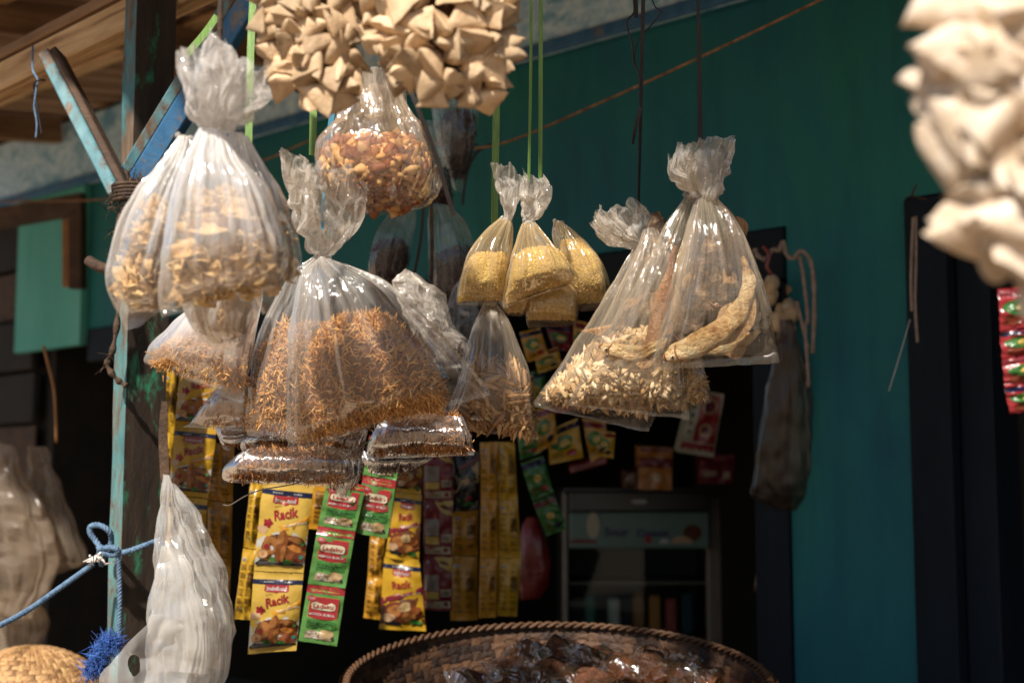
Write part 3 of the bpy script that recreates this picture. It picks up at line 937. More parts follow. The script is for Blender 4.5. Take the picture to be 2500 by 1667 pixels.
def surf_samples(rows, d, n, seed, lo=0.86, hi=1.0, front=True, shrink=0.95):
    r_ = random.Random(seed + 99)
    R = interp_rows(rows, 40)
    wts = np.array([math.hypot(r[2] - r[0], r[3] - r[1]) + 5 for r in R])
    wts /= wts.sum()
    cum = np.cumsum(wts)
    P_, N_ = [], []
    for _ in range(n):
        i = int(np.searchsorted(cum, r_.random()))
        i = min(i, 40)
        row = R[i]
        L_, R_ = P(row[0], row[1] + r_.uniform(-4, 4), d), P(row[2], row[3] + r_.uniform(-4, 4), d)
        c = (L_ + R_) / 2
        a = (R_ - L_) / 2 * shrink
        b = Vector((0, 1, 0)) * max(row[4], 0.001) * shrink
        th = r_.uniform(math.pi, 2 * math.pi) if (front and r_.random() < 0.9) else r_.uniform(0, 2 * math.pi)
        f = r_.uniform(lo, hi)
        cs, sn = math.cos(th), math.sin(th)
        ca = math.copysign(abs(cs) ** 0.8, cs)
        sa = math.copysign(abs(sn) ** 0.8, sn)
        p = c + a * (ca * f) + b * (sa * f)
        nn = (a.normalized() * ca * b.length + b.normalized() * sa * max(a.length, 1e-4))
        if nn.length < 1e-9:
            nn = Vector((0, -1, 0))
        P_.append(p)
        N_.append(nn.normalized())
    return P_, N_


def strand_mesh(P_, N_, ln, rad, curl, seed, seg=4, flat=1.0, drop=0.0):
    """many short curly strands laid along a surface -> verts, faces"""
    r_ = np.random.default_rng(seed)
    n = len(P_)
    p = np.array([tuple(x) for x in P_])
    nn = np.array([tuple(x) for x in N_])
    t = r_.normal(size=(n, 3))
    t[:, 2] -= drop * np.sign(t[:, 2])
    t -= nn * (t * nn).sum(1)[:, None] * 0.85
    t /= np.linalg.norm(t, axis=1)[:, None]
    L_ = ln * r_.uniform(.5, 1.2, n)
    pos = p - t * (L_ / 2)[:, None]
    V = np.zeros((n, (seg + 1) * 3, 3))
    rd = rad * r_.uniform(.65, 1.3, n)
    cdir = r_.normal(size=(n, 3))
    for s in range(seg + 1):
        side = np.cross(t, nn)
        side /= (np.linalg.norm(side, axis=1)[:, None] + 1e-9)
        nb = np.cross(side, t)
        tp = 1.0 if 0 < s < seg else 0.45
        for k in range(3):
            a = 2.094 * k
            V[:, s * 3 + k] = pos + (side * math.cos(a) + nb * math.sin(a) * flat) * (rd * tp)[:, None]
        pos = pos + t * (L_ / seg)[:, None]
        t = t + cdir * curl + r_.normal(size=(n, 3)) * curl * .7
        t -= nn * (t * nn).sum(1)[:, None] * 0.4
        t /= np.linalg.norm(t, axis=1)[:, None]
    fl = []
    for s in range(seg):
        for k in range(3):
            fl.append((s * 3 + k, s * 3 + (k + 1) % 3, (s + 1) * 3 + (k + 1) % 3, (s + 1) * 3 + k))
    fl = np.array(fl)
    Fc = (fl[None] + (np.arange(n) * (seg + 1) * 3)[:, None, None]).reshape(-1, 4)
    return V.reshape(-1, 3), Fc


def spindle_mesh(P_, N_, ln, wd, th, seed, align=0.8):
    """flattened little spindles (fish, nuts, grains): 14 verts each"""
    r_ = np.random.default_rng(seed)
    n = len(P_)
    p = np.array([tuple(x) for x in P_])
    nn = np.array([tuple(x) for x in N_])
    t = r_.normal(size=(n, 3))
    t -= nn * (t * nn).sum(1)[:, None] * align
    t /= np.linalg.norm(t, axis=1)[:, None]
    s = np.cross(t, nn)
    s /= (np.linalg.norm(s, axis=1)[:, None] + 1e-9)
    b = np.cross(s, t)
    sc = r_.uniform(.65, 1.25, n)
    prof = [(-1, 0), (-.55, .8), (0.05, 1.0), (.6, .62), (1, 0)]
    vs = []
    for (x, w_) in prof:
        if w_ == 0:
            vs.append(p + t * (x * ln / 2 * sc)[:, None])
        else:
            for k in range(4):
                a = math.pi / 2 * k + .4
                vs.append(p + t * (x * ln / 2 * sc)[:, None] + s * (math.cos(a) * wd / 2 * w_ * sc)[:, None] + b * (math.sin(a) * th / 2 * w_ * sc)[:, None])
    V = np.stack(vs, axis=1)
    q = []
    for k in range(4):
        k2 = (k + 1) % 4
        q.append((0, 1 + k, 1 + k2, 1 + k2))
        q.append((1 + k, 5 + k, 5 + k2, 1 + k2))
        q.append((5 + k, 9 + k, 9 + k2, 5 + k2))
        q.append((9 + k, 13, 13, 9 + k2))
    tri = []
    for f in q:
        g = []
        for i in f:
            if i not in g:
                g.append(i)
        tri.append(g)
    Fc = []
    for i in range(n):
        o_ = i * 14
        for g in tri:
            Fc.append([x + o_ for x in g])
    return V.reshape(-1, 3), Fc


def fill(kind, rows, d, parent, seed, n=None):
    if kind in ('tan', 'brown', 'dark'):
        core(rows, d, parent, M['core_' + kind], seed, 0.003, 70, 0.93, name='filling_heap')
        P_, N_ = surf_samples(rows, d, int((n or 1500) * 3.4), seed, 0.84, 0.98)
        ln = {'tan': 0.022, 'brown': 0.019, 'dark': 0.017}[kind]
        v, f = strand_mesh(P_, N_, ln, 0.00085 if kind != 'dark' else 0.0008, 0.38, seed, drop=0.0)
        o = obj('shreds', v, f, M['fibre_' + kind], parent, True)
    elif kind == 'grain':
        core(rows, d, parent, M['core_grain'], seed, 0.0016, 120, 0.98, 30, 60, name='filling_heap')
        P_, N_ = surf_samples(rows, d, n or 3200, seed, 0.975, 1.01)
        v, f = spindle_mesh(P_, N_, 0.0040, 0.0014, 0.0012, seed)
        o = obj('crumbs', v, f, M['grain'], parent, False)
    elif kind == 'nut':
        core(rows, d, parent, M['core_nut'], seed, 0.006, 60, 0.94, 30, 60, name='filling_heap')
        P_, N_ = surf_samples(rows, d, n or 420, seed, 0.92, 1.0)
        v, f = spindle_mesh(P_, N_, 0.022, 0.013, 0.0045, seed)
        o = obj('nuts', v, f, M['nut'], parent, True)
    elif kind == 'minifish':
        core(rows, d, parent, M['core_fish'], seed, 0.004, 60, 0.93, name='filling_heap')
        P_, N_ = surf_samples(rows, d, n or 600, seed, 0.88, 0.98)
        v, f = spindle_mesh(P_, N_, 0.031, 0.0105, 0.0028, seed, 0.97)
        o = obj('small_fish', v, f, M['minifish'], parent, True)
    elif kind == 'pod':
        core(rows, d, parent, M['core_pod'], seed, 0.004, 60, 0.93, name='filling_heap')
        P_, N_ = surf_samples(rows, d, n or 320, seed, 0.92, 1.02)
        v, f = spindle_mesh(P_, N_, 0.040, 0.0085, 0.0075, seed, 0.95)
        o = obj('dried_anchovies', v, f, M['pod'], parent, True)
    o['kind'] = 'stuff'
    return o


def knot(px, py, d, parent, r=0.009, m=None, seed=0):
    m_ = MB()
    r_ = random.Random(seed)
    c = P(px, py, d)
    r = r * .68
    pts = []
    for i in range(30):
        a_ = i / 29 * 2 * math.pi * 1.6
        pts.append(c + Vector((math.cos(a_) * r * (.75 + .3 * math.sin(a_ * 1.5)), math.sin(a_) * r * .7, (i / 29 - .5) * r * 1.1)))
    m_.tube(pts, [r * .42 * (1 + .2 * math.sin(i * 1.1)) for i in range(30)], 8)
    return m_.build('knot', m or M['film_pleat'], parent, True)


def bag(name, label, rows, d, m, fillkind=None, frows=None, fd=0.0, seed=1, kn=None, tuft=None, group=None, td=None, tm=None, nfill=None, cat='bag', amp0=0.35, amp1=0.04, crumple=0.0025, ragged=0.014, **kw):
    loc = P((rows[-1][0] + rows[-1][2]) / 2, (rows[-1][1] + rows[-1][3]) / 2, d)
    t_ = thing(name, label, cat, loc, group)
    film(rows, d, t_, m, seed=seed, amp0=amp0, amp1=amp1, crumple=crumple, **kw)
    if fillkind:
        fill(fillkind, frows, d + fd, t_, seed, nfill)
    if kn:
        knot(kn[0], kn[1], d, t_, kn[2] if len(kn) > 2 else 0.009, seed=seed)
    if tuft:
        for j, tr in enumerate(tuft):
            tr = [(lambda c_, h_: (c_ - h_, r[1], c_ + h_, r[3], r[4] * .85))((r[0] + r[2]) / 2, (r[2] - r[0]) / 2 * .86) for r in tr]
            film(tr, td or d, t_, tm or M['film_crumple'], 'bag_top', 24, 72, 0.3, 0.5, 0.0075, 22, seed + 31 + j, 0.9, 1.0, ragged, 1.0, True)
    return t_


# flat bottom flaps are the last two rows of each list (half-depth close to zero)
# --- big pair of shredded snack bags
bag('snack_bag', 'large clear bag of golden shredded snack with the wide right corner', [
    (772, 626, 806, 630, .007), (742, 662, 858, 652, .022), (727, 720, 938, 690, .038), (714, 800, 1012, 758, .050), (707, 900, 1086, 830, .056), (702, 1000, 1142, 895, .050),
    (703, 1058, 1172, 932, .032), (705, 1088, 1189, 955, .006), (706, 1100, 1195, 966, .002)], 1.62, M['film_pleat'], 'tan', [
    (860, 782, 905, 778, .012), (800, 800, 965, 792, .030), (752, 850, 1025, 838, .045), (733, 930, 1068, 890, .050), (724, 1005, 1090, 938, .042), (718, 1050, 1092, 965, .024), (722, 1066, 1086, 975, .008)],
    0.002, 11, (789, 632, .012), [[(770, 628, 808, 630, .008), (742, 590, 842, 592, .030), (716, 540, 872, 545, .045), (700, 478, 890, 490, .055), (705, 425, 880, 440, .060)],
                                   [(740, 560, 790, 560, .012), (705, 500, 770, 505, .030), (690, 440, 770, 450, .040), (688, 385, 760, 400, .035)]], 'shredded snack bags', nfill=2600, amp0=0.5, amp1=0.05)
bag('snack_bag', 'clear bag of reddish brown shreds tucked behind the left of the largest one', [
    (768, 628, 792, 632, .007), (706, 680, 800, 690, .020), (645, 790, 800, 800, .035), (614, 900, 785, 900, .042), (602, 1000, 765, 1010, .036), (599, 1045, 735, 1068, .012), (604, 1062, 722, 1082, .002)],
    1.68, M['film_pleat'], 'tan', [(690, 800, 770, 800, .012), (640, 860, 775, 862, .030), (614, 940, 765, 950, .037), (606, 1005, 745, 1018, .028), (608, 1032, 725, 1050, .006)], 0.002, 12, None, None, 'shredded snack bags', nfill=1300, amp0=0.5)
bag('snack_bag', 'clear bag of pale shreds with a long white seam below the cracker bags', [
    (500, 720, 640, 730, .02), (430, 785, 625, 800, .032), (372, 840, 608, 890, .034), (356, 864, 600, 935, .020), (350, 876, 594, 970, .005), (353, 885, 592, 982, .002)],
    1.64, M['film_front'], 'tan', [(470, 815, 610, 815, .012), (420, 838, 605, 850, .026), (388, 862, 600, 900, .026), (372, 875, 594, 945, .010)], 0.002, 13, None, None, 'shredded snack bags', nfill=900, amp0=0.12)
bag('snack_bag', 'small clear bag of golden shreds with a shiny seam, under the pale shred bag', [
    (540, 940, 650, 945, .02), (505, 980, 640, 985, .028), (480, 1015, 635, 1025, .020), (466, 1033, 632, 1045, .005), (447, 1042, 632, 1056, .002)],
    1.70, M['film_front'], 'tan', [(560, 960, 640, 960, .012), (520, 988, 636, 990, .024), (492, 1018, 632, 1026, .010)], 0.002, 14, None, None, 'shredded snack bags', nfill=600, amp0=0.12)
bag('snack_bag', 'small clear bag with a tied corner left below the big shred bags', [
    (640, 1035, 650, 1060, .012), (590, 1035, 600, 1080, .022), (545, 1040, 555, 1082, .020), (524, 1044, 540, 1075, .010), (535, 1080, 560, 1098, .003)],
    1.74, M['film_shiny'], 'brown', [(640, 1040, 645, 1060, .010), (590, 1040, 600, 1078, .018), (552, 1046, 562, 1078, .014)], 0.002, 15, (552, 1092, .006), None, 'shredded snack bags', nfill=300, amp0=0.15)
bag('snack_bag', 'flat clear bag of brown shreds with a shiny fold, just under the largest bag', [
    (640, 1040, 900, 1050, .02), (600, 1066, 892, 1076, .036), (588, 1084, 888, 1098, .030), (586, 1096, 884, 1112, .012), (590, 1106, 880, 1124, .002)],
    1.72, M['film_shiny'], 'brown', [(640, 1050, 895, 1058, .02), (606, 1070, 888, 1080, .032), (595, 1088, 884, 1102, .020)], 0.002, 16, None, None, 'shredded snack bags', nfill=700, amp0=0.08)
bag('snack_bag', 'lowest clear bag of dark brown shreds with bright sky glints along its bottom', [
    (620, 1085, 850, 1090, .02), (580, 1112, 866, 1118, .040), (552, 1140, 872, 1148, .040), (543, 1158, 866, 1168, .022), (544, 1170, 830, 1182, .006), (560, 1178, 812, 1190, .002)],
    1.70, M['film_shiny'], 'brown', [(620, 1092, 850, 1096, .02), (586, 1114, 862, 1120, .036), (562, 1142, 862, 1150, .032), (556, 1158, 845, 1166, .012)], 0.002, 17, None, None, 'shredded snack bags', nfill=1100, amp0=0.06)
bag('snack_bag', 'rounded clear bag corner of brown shreds with a knotted tail over the green sachets', [
    (810, 1120, 880, 1118, .02), (800, 1150, 882, 1145, .028), (805, 1180, 872, 1180, .022), (822, 1202, 850, 1202, .008), (826, 1214, 846, 1216, .004)],
    1.76, M['film_shiny'], 'brown', [(812, 1124, 876, 1122, .018), (806, 1150, 876, 1146, .024), (814, 1178, 864, 1178, .014)], 0.002, 18, (836, 1206, .006), None, 'shredded snack bags', nfill=350, amp0=0.1)
bag('snack_bag', 'flat clear bag of dark red shreds with a straight seam below the largest bag corner', [
    (960, 1005, 1130, 1015, .016), (920, 1045, 1146, 1058, .034), (902, 1078, 1154, 1086, .030), (894, 1102, 1156, 1096, .010), (891, 1112, 1157, 1104, .003), (891, 1121, 1157, 1110, .002)],
    1.80, M['film_shiny'], 'brown', [(965, 1012, 1125, 1020, .014), (925, 1048, 1140, 1060, .030), (908, 1080, 1150, 1086, .024), (900, 1098, 1150, 1094, .008)], 0.002, 19, None, None, 'shredded snack bags', nfill=900, amp0=0.08)
bag('snack_bag', 'small shiny clear bag of dark shreds hanging lowest over the second green sachet', [
    (880, 1100, 1060, 1108, .016), (886, 1126, 1042, 1126, .026), (905, 1145, 1008, 1146, .012), (930, 1156, 985, 1156, .003)],
    1.84, M['film_shiny'], 'dark', [(884, 1106, 1052, 1110, .014), (894, 1126, 1030, 1126, .022), (915, 1142, 1000, 1142, .008)], 0.002, 20, None, None, 'shredded snack bags', nfill=350, amp0=0.1)

# --- peanut bag
bag('peanut_bag', 'flattened clear bag of fried peanuts and red onion hanging upper centre', [
    (838, 190, 980, 190, .034), (832, 250, 990, 255, .038), (818, 298, 1016, 302, .046), (784, 338, 1050, 342, .058), (770, 400, 1070, 405, .064), (780, 455, 1064, 460, .058), (818, 500, 1030, 500, .036), (880, 522, 978, 520, .010)],
    1.67, M['film_nut'], 'nut', [(840, 342, 1005, 345, .020), (788, 372, 1052, 378, .046), (777, 410, 1062, 415, .056), (788, 455, 1056, 458, .050), (826, 492, 1024, 492, .028), (880, 513, 975, 512, .006)],
    0.0, 21, (985, 292, .008), None, None, amp0=0.45, amp1=0.10, decay=1.0, crumple=0.006)

# --- dark shred bags behind
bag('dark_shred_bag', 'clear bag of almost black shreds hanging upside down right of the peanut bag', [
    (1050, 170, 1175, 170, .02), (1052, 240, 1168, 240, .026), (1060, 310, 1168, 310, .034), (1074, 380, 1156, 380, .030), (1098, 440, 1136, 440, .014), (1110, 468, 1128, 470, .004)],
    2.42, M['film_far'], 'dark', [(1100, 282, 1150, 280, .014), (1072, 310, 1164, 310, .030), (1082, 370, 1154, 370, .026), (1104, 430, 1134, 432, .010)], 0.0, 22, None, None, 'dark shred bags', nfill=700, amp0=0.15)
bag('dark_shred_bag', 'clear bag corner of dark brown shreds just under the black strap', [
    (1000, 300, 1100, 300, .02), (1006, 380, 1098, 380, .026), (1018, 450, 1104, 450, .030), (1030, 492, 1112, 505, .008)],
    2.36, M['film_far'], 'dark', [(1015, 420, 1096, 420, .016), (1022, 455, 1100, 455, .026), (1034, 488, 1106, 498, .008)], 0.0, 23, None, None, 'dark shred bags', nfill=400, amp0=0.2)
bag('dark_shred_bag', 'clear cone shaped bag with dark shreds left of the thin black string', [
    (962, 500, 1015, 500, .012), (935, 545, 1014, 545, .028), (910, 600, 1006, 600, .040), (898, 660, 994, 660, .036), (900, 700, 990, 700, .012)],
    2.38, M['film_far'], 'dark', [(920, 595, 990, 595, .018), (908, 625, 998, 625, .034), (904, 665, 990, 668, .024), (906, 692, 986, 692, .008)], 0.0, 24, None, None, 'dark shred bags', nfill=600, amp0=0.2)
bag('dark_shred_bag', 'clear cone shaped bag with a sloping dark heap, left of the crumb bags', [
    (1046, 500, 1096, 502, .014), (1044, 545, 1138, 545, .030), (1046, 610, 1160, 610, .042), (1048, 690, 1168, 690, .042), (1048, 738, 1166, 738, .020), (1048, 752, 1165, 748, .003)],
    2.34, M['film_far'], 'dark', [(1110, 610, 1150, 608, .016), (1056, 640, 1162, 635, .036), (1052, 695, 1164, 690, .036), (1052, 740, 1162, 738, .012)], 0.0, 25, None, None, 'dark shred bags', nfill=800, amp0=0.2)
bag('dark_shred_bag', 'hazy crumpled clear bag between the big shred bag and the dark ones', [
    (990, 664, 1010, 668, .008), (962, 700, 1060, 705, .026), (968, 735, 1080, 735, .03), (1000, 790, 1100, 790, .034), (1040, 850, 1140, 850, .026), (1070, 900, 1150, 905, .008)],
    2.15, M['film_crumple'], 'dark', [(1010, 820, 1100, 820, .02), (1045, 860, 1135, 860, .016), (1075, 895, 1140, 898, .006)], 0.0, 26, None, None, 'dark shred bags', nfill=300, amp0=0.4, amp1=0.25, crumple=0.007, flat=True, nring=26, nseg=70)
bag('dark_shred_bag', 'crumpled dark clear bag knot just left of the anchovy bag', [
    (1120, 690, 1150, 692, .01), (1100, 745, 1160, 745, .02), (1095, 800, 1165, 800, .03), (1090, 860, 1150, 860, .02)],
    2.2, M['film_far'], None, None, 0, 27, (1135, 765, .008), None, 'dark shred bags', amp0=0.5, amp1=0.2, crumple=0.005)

# --- crumb bags
bag('crumb_bag', 'leftmost clear bag of yellow crumbs tied with its own knot', [
    (1222, 534, 1248, 540, .007), (1184, 565, 1252, 568, .022), (1146, 615, 1247, 620, .036), (1126, 675, 1242, 685, .040), (1117, 722, 1234, 725, .026), (1115, 738, 1228, 735, .004), (1117, 748, 1229, 742, .0015)],
    1.860, M['film_yellow'], 'grain', [(1160, 622, 1235, 624, .020), (1138, 645, 1243, 650, .034), (1124, 690, 1240, 695, .036), (1118, 722, 1232, 722, .020), (1118, 733, 1226, 730, .004)], 0.0, 31, (1236, 538, .009), [[(1226, 532, 1250, 536, .008), (1214, 500, 1262, 505, .022), (1206, 460, 1285, 465, .028), (1198, 412, 1275, 428, .030)]], 'yellow crumb bags', amp0=0.4)
bag('crumb_bag', 'middle clear bag of yellow crumbs with a white shiny slanting seam', [
    (1276, 545, 1312, 545, .009), (1260, 590, 1342, 588, .028), (1246, 640, 1378, 632, .044), (1236, 690, 1402, 664, .046), (1230, 725, 1410, 678, .026), (1228, 744, 1408, 688, .006), (1230, 752, 1402, 694, .002)],
    1.830, M['film_yellow'], 'grain', [(1275, 615, 1350, 605, .022), (1250, 640, 1380, 628, .038), (1240, 690, 1398, 662, .042), (1233, 722, 1404, 674, .022), (1234, 738, 1396, 684, .004)], 0.0, 32, (1292, 545, .010), [[(1274, 545, 1316, 545, .010), (1266, 505, 1340, 505, .028), (1272, 465, 1352, 470, .034), (1276, 432, 1346, 440, .034)]], 'yellow crumb bags', nfill=3800, amp0=0.45)
bag('crumb_bag', 'dimmer clear bag of yellow crumbs at the right behind the middle one', [
    (1352, 540, 1374, 545, .007), (1352, 585, 1425, 585, .024), (1360, 640, 1468, 640, .038), (1378, 700, 1488, 695, .040), (1408, 745, 1482, 738, .018), (1418, 758, 1476, 755, .003)],
    1.900, M['film_yellow'], 'grain', [(1368, 592, 1420, 590, .020), (1366, 635, 1462, 635, .034), (1384, 695, 1478, 690, .034), (1412, 740, 1474, 735, .010)], 0.0, 33, (1364, 545, .009), None, 'yellow crumb bags', amp0=0.4)
bag('crumb_bag', 'small square clear bag of yellow crumbs lowest in the bunch', [
    (1300, 690, 1392, 688, .012), (1284, 720, 1408, 715, .032), (1282, 765, 1412, 762, .034), (1284, 785, 1412, 785, .012), (1290, 802, 1408, 797, .002)],
    1.890, M['film_yellow'], 'grain', [(1300, 694, 1392, 692, .012), (1286, 720, 1405, 716, .030), (1284, 762, 1408, 760, .028), (1288, 779, 1406, 779, .006)], 0.0, 34, None, None, 'yellow crumb bags', amp0=0.1)
bag('crumb_bag', 'rounded bottom of a yellow crumb bag under the middle one', [
    (1225, 712, 1300, 712, .014), (1222, 740, 1292, 738, .026), (1236, 765, 1278, 764, .012), (1248, 772, 1268, 772, .002)],
    1.880, M['film_yellow'], 'grain', [(1228, 714, 1298, 714, .014), (1226, 740, 1288, 738, .022), (1240, 762, 1274, 762, .006)], 0.0, 35, None, None, 'yellow crumb bags', nfill=900, amp0=0.1)

# --- anchovy bag
bag('anchovy_bag', 'pleated clear bag of brown dried anchovies hanging below the yellow crumbs', [
    (1186, 736, 1210, 740, .006), (1168, 775, 1236, 778, .020), (1142, 850, 1268, 850, .036), (1124, 920, 1292, 912, .044), (1102, 980, 1304, 975, .044), (1078, 1018, 1311, 1035, .028), (1063, 1034, 1316, 1062, .006), (1062, 1044, 1317, 1074, .002)],
    1.870, M['film_amber'], 'pod', [(1165, 898, 1255, 895, .020), (1132, 930, 1286, 925, .038), (1108, 982, 1298, 978, .038), (1086, 1014, 1302, 1032, .020), (1076, 1028, 1304, 1052, .004)], 0.0, 41, (1198, 738, .008), None, None, amp0=0.6, amp1=0.04)

# --- small dried fish bags
FG = 'bags of small dried fish'
bag('small_fish_bag', 'clear bag of pale small dried fish whose left corner sticks out farthest', [
    (1556, 590, 1592, 592, .008), (1520, 650, 1606, 655, .022), (1458, 750, 1620, 770, .034), (1388, 860, 1622, 900, .040), (1336, 940, 1610, 985, .034), (1308, 976, 1592, 1030, .010), (1303, 986, 1586, 1046, .003), (1306, 994, 1584, 1056, .0015)],
    1.840, M['film_amber'], 'minifish', [(1440, 848, 1570, 858, .016), (1380, 900, 1612, 915, .034), (1340, 945, 1600, 980, .026), (1326, 962, 1586, 1008, .008)], 0.0, 51, None, [[(1548, 600, 1592, 602, .010), (1502, 592, 1590, 580, .028), (1462, 565, 1590, 545, .034), (1448, 525, 1580, 505, .036)], [(1500, 590, 1560, 600, .014), (1455, 570, 1540, 560, .030), (1440, 545, 1500, 510, .034)]], FG, nfill=500, amp0=0.45)
bag('small_fish_bag', 'front clear bag heaped with pale small dried fish, ending in a right hand tip', [
    (1572, 560, 1608, 562, .008), (1540, 640, 1640, 645, .024), (1490, 740, 1655, 750, .038), (1440, 850, 1664, 870, .044), (1406, 940, 1672, 960, .038), (1392, 975, 1680, 1000, .014), (1390, 984, 1684, 1014, .003), (1394, 992, 1682, 1026, .0015)],
    1.800, M['film_amber'], 'minifish', [(1500, 812, 1600, 815, .018), (1446, 866, 1655, 874, .036), (1416, 930, 1660, 946, .030), (1408, 956, 1662, 980, .008)], 0.0, 52, None, None, FG, nfill=650, amp0=0.45)
bag('small_fish_bag', 'small clear bag of dried fish tails at the right behind the front one', [
    (1600, 820, 1690, 815, .014), (1632, 880, 1712, 870, .026), (1646, 940, 1726, 930, .030), (1652, 980, 1735, 968, .012), (1656, 994, 1736, 984, .002)],
    1.880, M['film_amber'], 'minifish', [(1610, 840, 1690, 835, .014), (1640, 890, 1712, 880, .024), (1652, 940, 1722, 930, .024), (1656, 974, 1728, 964, .006)], 0.0, 53, None, None, FG, nfill=260, amp0=0.15)

# --- big dried fish bags
bag('dried_fish_bag', 'left clear bag of large dried fish with a folded lower flap', [
    (1672, 482, 1702, 486, .008), (1626, 552, 1705, 556, .026), (1578, 650, 1696, 655, .042), (1518, 755, 1676, 765, .048), (1472, 825, 1648, 850, .036), (1452, 846, 1622, 884, .010), (1448, 852, 1614, 898, .003), (1454, 872, 1622, 914, .0015)],
    1.780, M['film_amber'], None, None, 0, 61, (1686, 482, .011), None, 'bags of large dried fish', amp0=0.5)
bag('dried_fish_bag', 'right clear bag of large dried fish under a tall crumpled top', [
    (1702, 482, 1748, 486, .009), (1684, 540, 1792, 540, .032), (1658, 640, 1840, 640, .052), (1632, 740, 1872, 740, .058), (1608, 825, 1890, 818, .046), (1596, 870, 1898, 852, .014), (1592, 886, 1902, 864, .003), (1598, 906, 1906, 884, .0015)],
    1.750, M['film_amber'], None, None, 0, 62, (1735, 482, .012), [[(1684, 478, 1760, 480, .014), (1668, 445, 1772, 450, .036), (1645, 400, 1786, 402, .046), (1650, 352, 1796, 362, .048)], [(1680, 470, 1720, 470, .012), (1645, 440, 1690, 435, .026), (1630, 405, 1680, 395, .028)]], 'bags of large dried fish', td=1.745, amp0=0.5)


# ------------------------------------------------------------------ fish
def fish(label, spine, widths, d, m, thick=0.5, head=True, eye=True, tail=True):
    pts = crv([np.array(p + (0,), dtype=float) if len(p) == 2 else np.array(p, dtype=float) for p in spine], 36)
    ws = crv([np.array([w_, 0, 0], dtype=float) for w_ in widths], 36)
    d = d - 0.11
    W_ = [P(p[0], p[1], d + p[2]) for p in pts]
    t_ = thing('dried_fish', label, 'dried fish', W_[-1], 'large dried fish in the clear bags')
    mp_ = d / F
    vs, fs = [], []
    n = 18
    fr = []
    for i, p in enumerate(W_):
        tt = (W_[min(i + 1, 36)] - W_[max(i - 1, 0)]).normalized()
        s_ = tt.cross(FWD).normalized()
        f_ = s_.cross(tt).normalized()
        w_ = max(ws[i][0], 1.0) * mp_
        fr.append((p, tt, s_, f_, w_))
        for k in range(n):
            a_ = 2 * math.pi * k / n
            q = p + s_ * (math.cos(a_) * w_) + f_ * (math.sin(a_) * w_ * thick * (1 + 0.15 * math.cos(a_)))
            q += mnoise.noise_vector(q * 60) * 0.0024 + mnoise.noise_vector(q * 150) * 0.0012
            vs.append(q)
    for i in range(36):
        for k in range(n):
            fs.append((i * n + k, i * n + (k + 1) % n, (i + 1) * n + (k + 1) % n, (i + 1) * n + k))
    fs.append(tuple(range(n))[::-1])
    fs.append(tuple(range(36 * n, 37 * n)))
    obj('body', vs, fs, m, t_, True)
    # tail fin: two lobes
    p, tt, s_, f_, w_ = fr[0]
    if tail:
        m_ = MB()
        for sg in (-1, 1):
            tip = p - tt * 0.034 + s_ * sg * 0.019
            m_.add([p + s_ * sg * 0.004 + f_ * .001, p + tt * 0.008 + s_ * sg * .005, tip, p - tt * 0.014, p + s_ * sg * 0.004 - f_ * .0012], [(0, 1, 2, 3), (4, 3, 2, 1), (0, 3, 4)])
        m_.build('tail_fin', M['fish_fin'], t_)
    m_ = MB()
    for (i0, i1, sg, h) in ((12, 22, 1, .011), (15, 20, -1, .008)):
        top, bot, bk = [], [], []
        for i in range(i0, i1 + 1):
            p, tt, s_, f_, w_ = fr[i]
            e = math.sin(math.pi * (i - i0 + .6) / (i1 - i0 + 1.2))
            bot.append(p + s_ * sg * w_ * .85 - f_ * .0008)
            bk.append(p + s_ * sg * w_ * .85 + f_ * .0008)
            top.append(p + s_ * sg * (w_ * .9 + h * e) - tt * 0.006)
        nb = len(top)
        m_.add(bot + top + bk, [(i, i + 1, nb + i + 1, nb + i) for i in range(nb - 1)] + [(2 * nb + i + 1, 2 * nb + i, nb + i, nb + i + 1) for i in range(nb - 1)])
    m_.build('back_fin', M['fish_fin'], t_)
    if head:
        p, tt, s_, f_, w_ = fr[30]
        arc = [p + tt * (0.006 * math.cos(x)) - f_ * (w_ * thick * 1.02) + s_ * (w_ * .85 * math.sin(x)) for x in np.linspace(-1.2, 1.2, 9)]
        arc = [a_ + f_ * (w_ * thick * .32 * (abs(x) / 1.2) ** 2) for a_, x in zip(arc, np.linspace(-1.2, 1.2, 9))]
        m_ = MB(); m_.tube(arc, [.0004 + .0007 * math.sin(math.pi * (i + .5) / 9) for i in range(9)], 6)
        m_.build('gill', M['gill'], t_, True)
        p2, tt2, s2, f2, w2 = fr[36]
        m_ = MB(); m_.tube([p2 + s2 * w2 * .9 - tt2 * .002, p2 + tt2 * .003 - f2 * w2 * thick, p2 - s2 * w2 * .9 - tt2 * .002], .0009, 6)
        m_.build('mouth', M['gill'], t_, True)
    if eye:
        p, tt, s_, f_, w_ = fr[33]
        for (r_, dd, mm, nm) in ((.0030, .0, 'fish_eye', 'eye'), (.0017, .0014, 'fish_pupil', 'pupil')):
            c = p - f_ * (w_ * thick * .86 + dd) + s_ * w_ * .25
            m_ = MB()
            vv, ff = [], []
            for i in range(5):
                la = math.pi / 2 * i / 4
                for k in range(10):
                    lo_ = 2 * math.pi * k / 10
                    vv.append(c + (tt * math.cos(lo_) + s_ * math.sin(lo_)) * r_ * math.cos(la) - f_ * r_ * .7 * math.sin(la))
            for i in range(4):
                for k in range(10):
                    ff.append((i * 10 + k, i * 10 + (k + 1) % 10, (i + 1) * 10 + (k + 1) % 10, (i + 1) * 10 + k))
            m_.add(vv, ff)
            m_.build(nm, M[mm], t_, True)
    return t_


